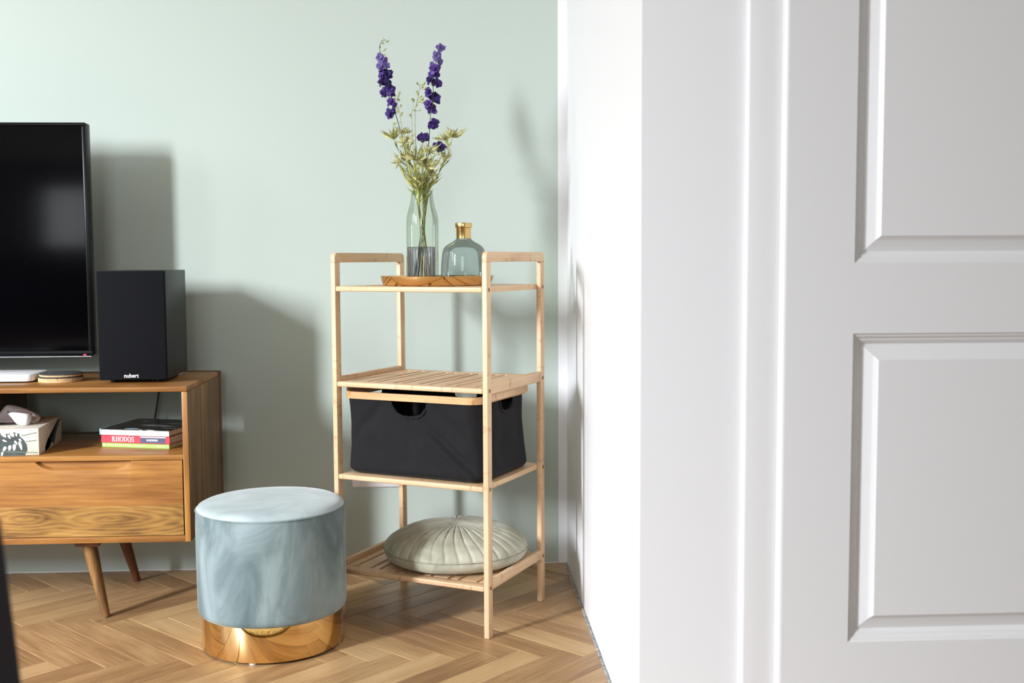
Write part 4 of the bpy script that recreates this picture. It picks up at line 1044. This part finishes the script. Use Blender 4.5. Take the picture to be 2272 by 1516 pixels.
def long_leaf(pts, wd, label, par=None):
    P = curve_pts(pts, 14); vs, fs = [], []; o0 = P[0].copy()
    for i, p in enumerate(P):
        t_ = i/14; u = (P[min(i+1, 14)]-P[max(i-1, 0)]).normalized(); s = u.cross(Vector((0, 1, .2))).normalized()
        w2 = wd*math.sin(math.pi*min(1, .1+.9*t_))**.7*(1.0+.5*(i % 3 == 0)) + .0004
        vs += [p-o0-s*w2, p-o0+Vector((0, -.0015, 0)), p-o0+s*w2]
    for i in range(14):
        for j in (0, 1): a = i*3+j; fs.append((a, a+1, a+4, a+3))
    o = pyd('leaf_stalk', vs, fs, M_LEAFG, None, True); o.location = o0
    md = o.modifiers.new('thick', 'SOLIDIFY'); md.thickness = .0006; md.offset = 0
    return tag(o, label, 'leaf', GF)
vm = lambda dx, dy, z: VB+Vector((dx, dy, z))
long_leaf([vm(-.008, -.012, 1.095), vm(-.010, -.016, 1.137), zp(500, 1290, -.03), zp(455, 1060, -.04)], .0034, 'broad olive leaf standing left of centre over the vase mouth')
long_leaf([vm(.002, -.016, 1.10), vm(.0, -.018, 1.137), zp(545, 1290, -.04), zp(520, 1150, -.05)], .0030, 'olive leaf standing upright at the middle of the vase mouth')
long_leaf([vm(-.012, -.004, 1.10), vm(-.016, -.006, 1.137), zp(470, 1330, -.01), zp(400, 1200, -.02), zp(370, 1230, -.02)], .0022, 'narrow olive leaf drooping to the left of the vase mouth')
long_leaf([vm(.010, -.006, 1.10), vm(.014, -.008, 1.137), zp(650, 1330, -.02), zp(700, 1270, -.03)], .0022, 'narrow olive leaf leaning right over the vase mouth')
long_leaf([vm(.006, .004, 1.07), vm(.008, .002, 1.11), vm(.004, -.004, 1.137), zp(600, 1310, -.02), zp(640, 1230, -.02)], .0026, 'short olive leaf behind the low right tuft')

# ------------------------------------------------------------------ near the camera
so_ = thing('sofa', 'dark charcoal upholstered sofa close to the camera, its arm at the lower left', 'sofa', (-1.4, .55, 0))
def cq(x, y, z): return (x+1.4, y-.55, z)
e_t, e_b = at(-6, 1200, 1.0), at(35, 1516, 1.0)
def arm(x0, x1, flip):
    bm = bmesh.new(); k_ = (e_b.x-e_t.x)/(e_t.z-e_b.z)
    bm_box(bm, cq(x0, .12, .10), cq(x1, 1.0, .74), .022, 4)
    for v in bm.verts:
        if (v.co.x > (x0+x1)/2+1.4) != flip: v.co.x -= (v.co.z-e_b.z)*k_*(-1 if flip else 1)
    auto(from_bm('arm', bm, M_CHAIR, so_), 50)
arm(e_b.x-.17, e_b.x+.0125, False); arm(-2.40, -2.22, True)
SA, SB = -2.215, e_b.x-.185  # unseen seat and back, added to keep low rear light off the floor
box('base', cq(SA, .14, .12), cq(SB, .96, .27), M_CHAIR, so_, .012, 2)
md_ = (SA+SB)/2
for x0, x1 in ((SA+.002, md_-.002), (md_+.002, SB-.002)):
    box('seat_cushion', cq(x0, .30, .272), cq(x1, .99, .43), M_CHAIR, so_, .035, 4)
    box('back_cushion', cq(x0, .16, .432), cq(x1, .32, .82), M_CHAIR, so_, .045, 4)
box('backrest', cq(SA, .06, .12), cq(SB, .155, .80), M_CHAIR, so_, .03, 4)
for x in (-2.3, e_b.x-.10):
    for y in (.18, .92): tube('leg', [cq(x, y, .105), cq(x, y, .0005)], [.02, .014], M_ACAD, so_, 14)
rg = thing('shaggy_rug', 'round cream shaggy rug on the parquet in front of the stool', 'rug', (-.475, 1.946, 0))
M_RUG = plain('cream_pile', (206, 190, 148), .95, bump=1, bscale=90, var=.2, vscale=60)
def rug():
    vs, fs, rows = [], [], []; R_ = .455; ns = 180; K = 30
    for i in range(K+1):
        u = i/K; row = []
        for j in range(ns if i else 1):
            a = 2*math.pi*j/ns; r = R_*u*(1+.012*noise.noise((math.cos(a)*9, math.sin(a)*9, 0))*(u > .8))
            z = .018*(1-u**14)**.5 + .006*noise.noise((r*math.cos(a)*70, r*math.sin(a)*70, 0)) if u < 1 else .006
            row.append(len(vs)); vs.append((r*math.cos(a), r*math.sin(a), max(.003, z)))
        rows.append(row)
    b = [len(vs)+j for j in range(ns)]
    for j in range(ns): vs.append((R_*.97*math.cos(2*math.pi*j/ns), R_*.97*math.sin(2*math.pi*j/ns), .0005))
    rows.append(b)
    for A, B in zip(rows, rows[1:]):
        for j in range(ns):
            k = (j+1) % ns
            if len(A) == 1: fs.append((A[0], B[j], B[k]))
            else: fs.append((A[j], B[j], B[k], A[k]))
    return pyd('pile', vs, fs, M_RUG, rg, True)
rug()
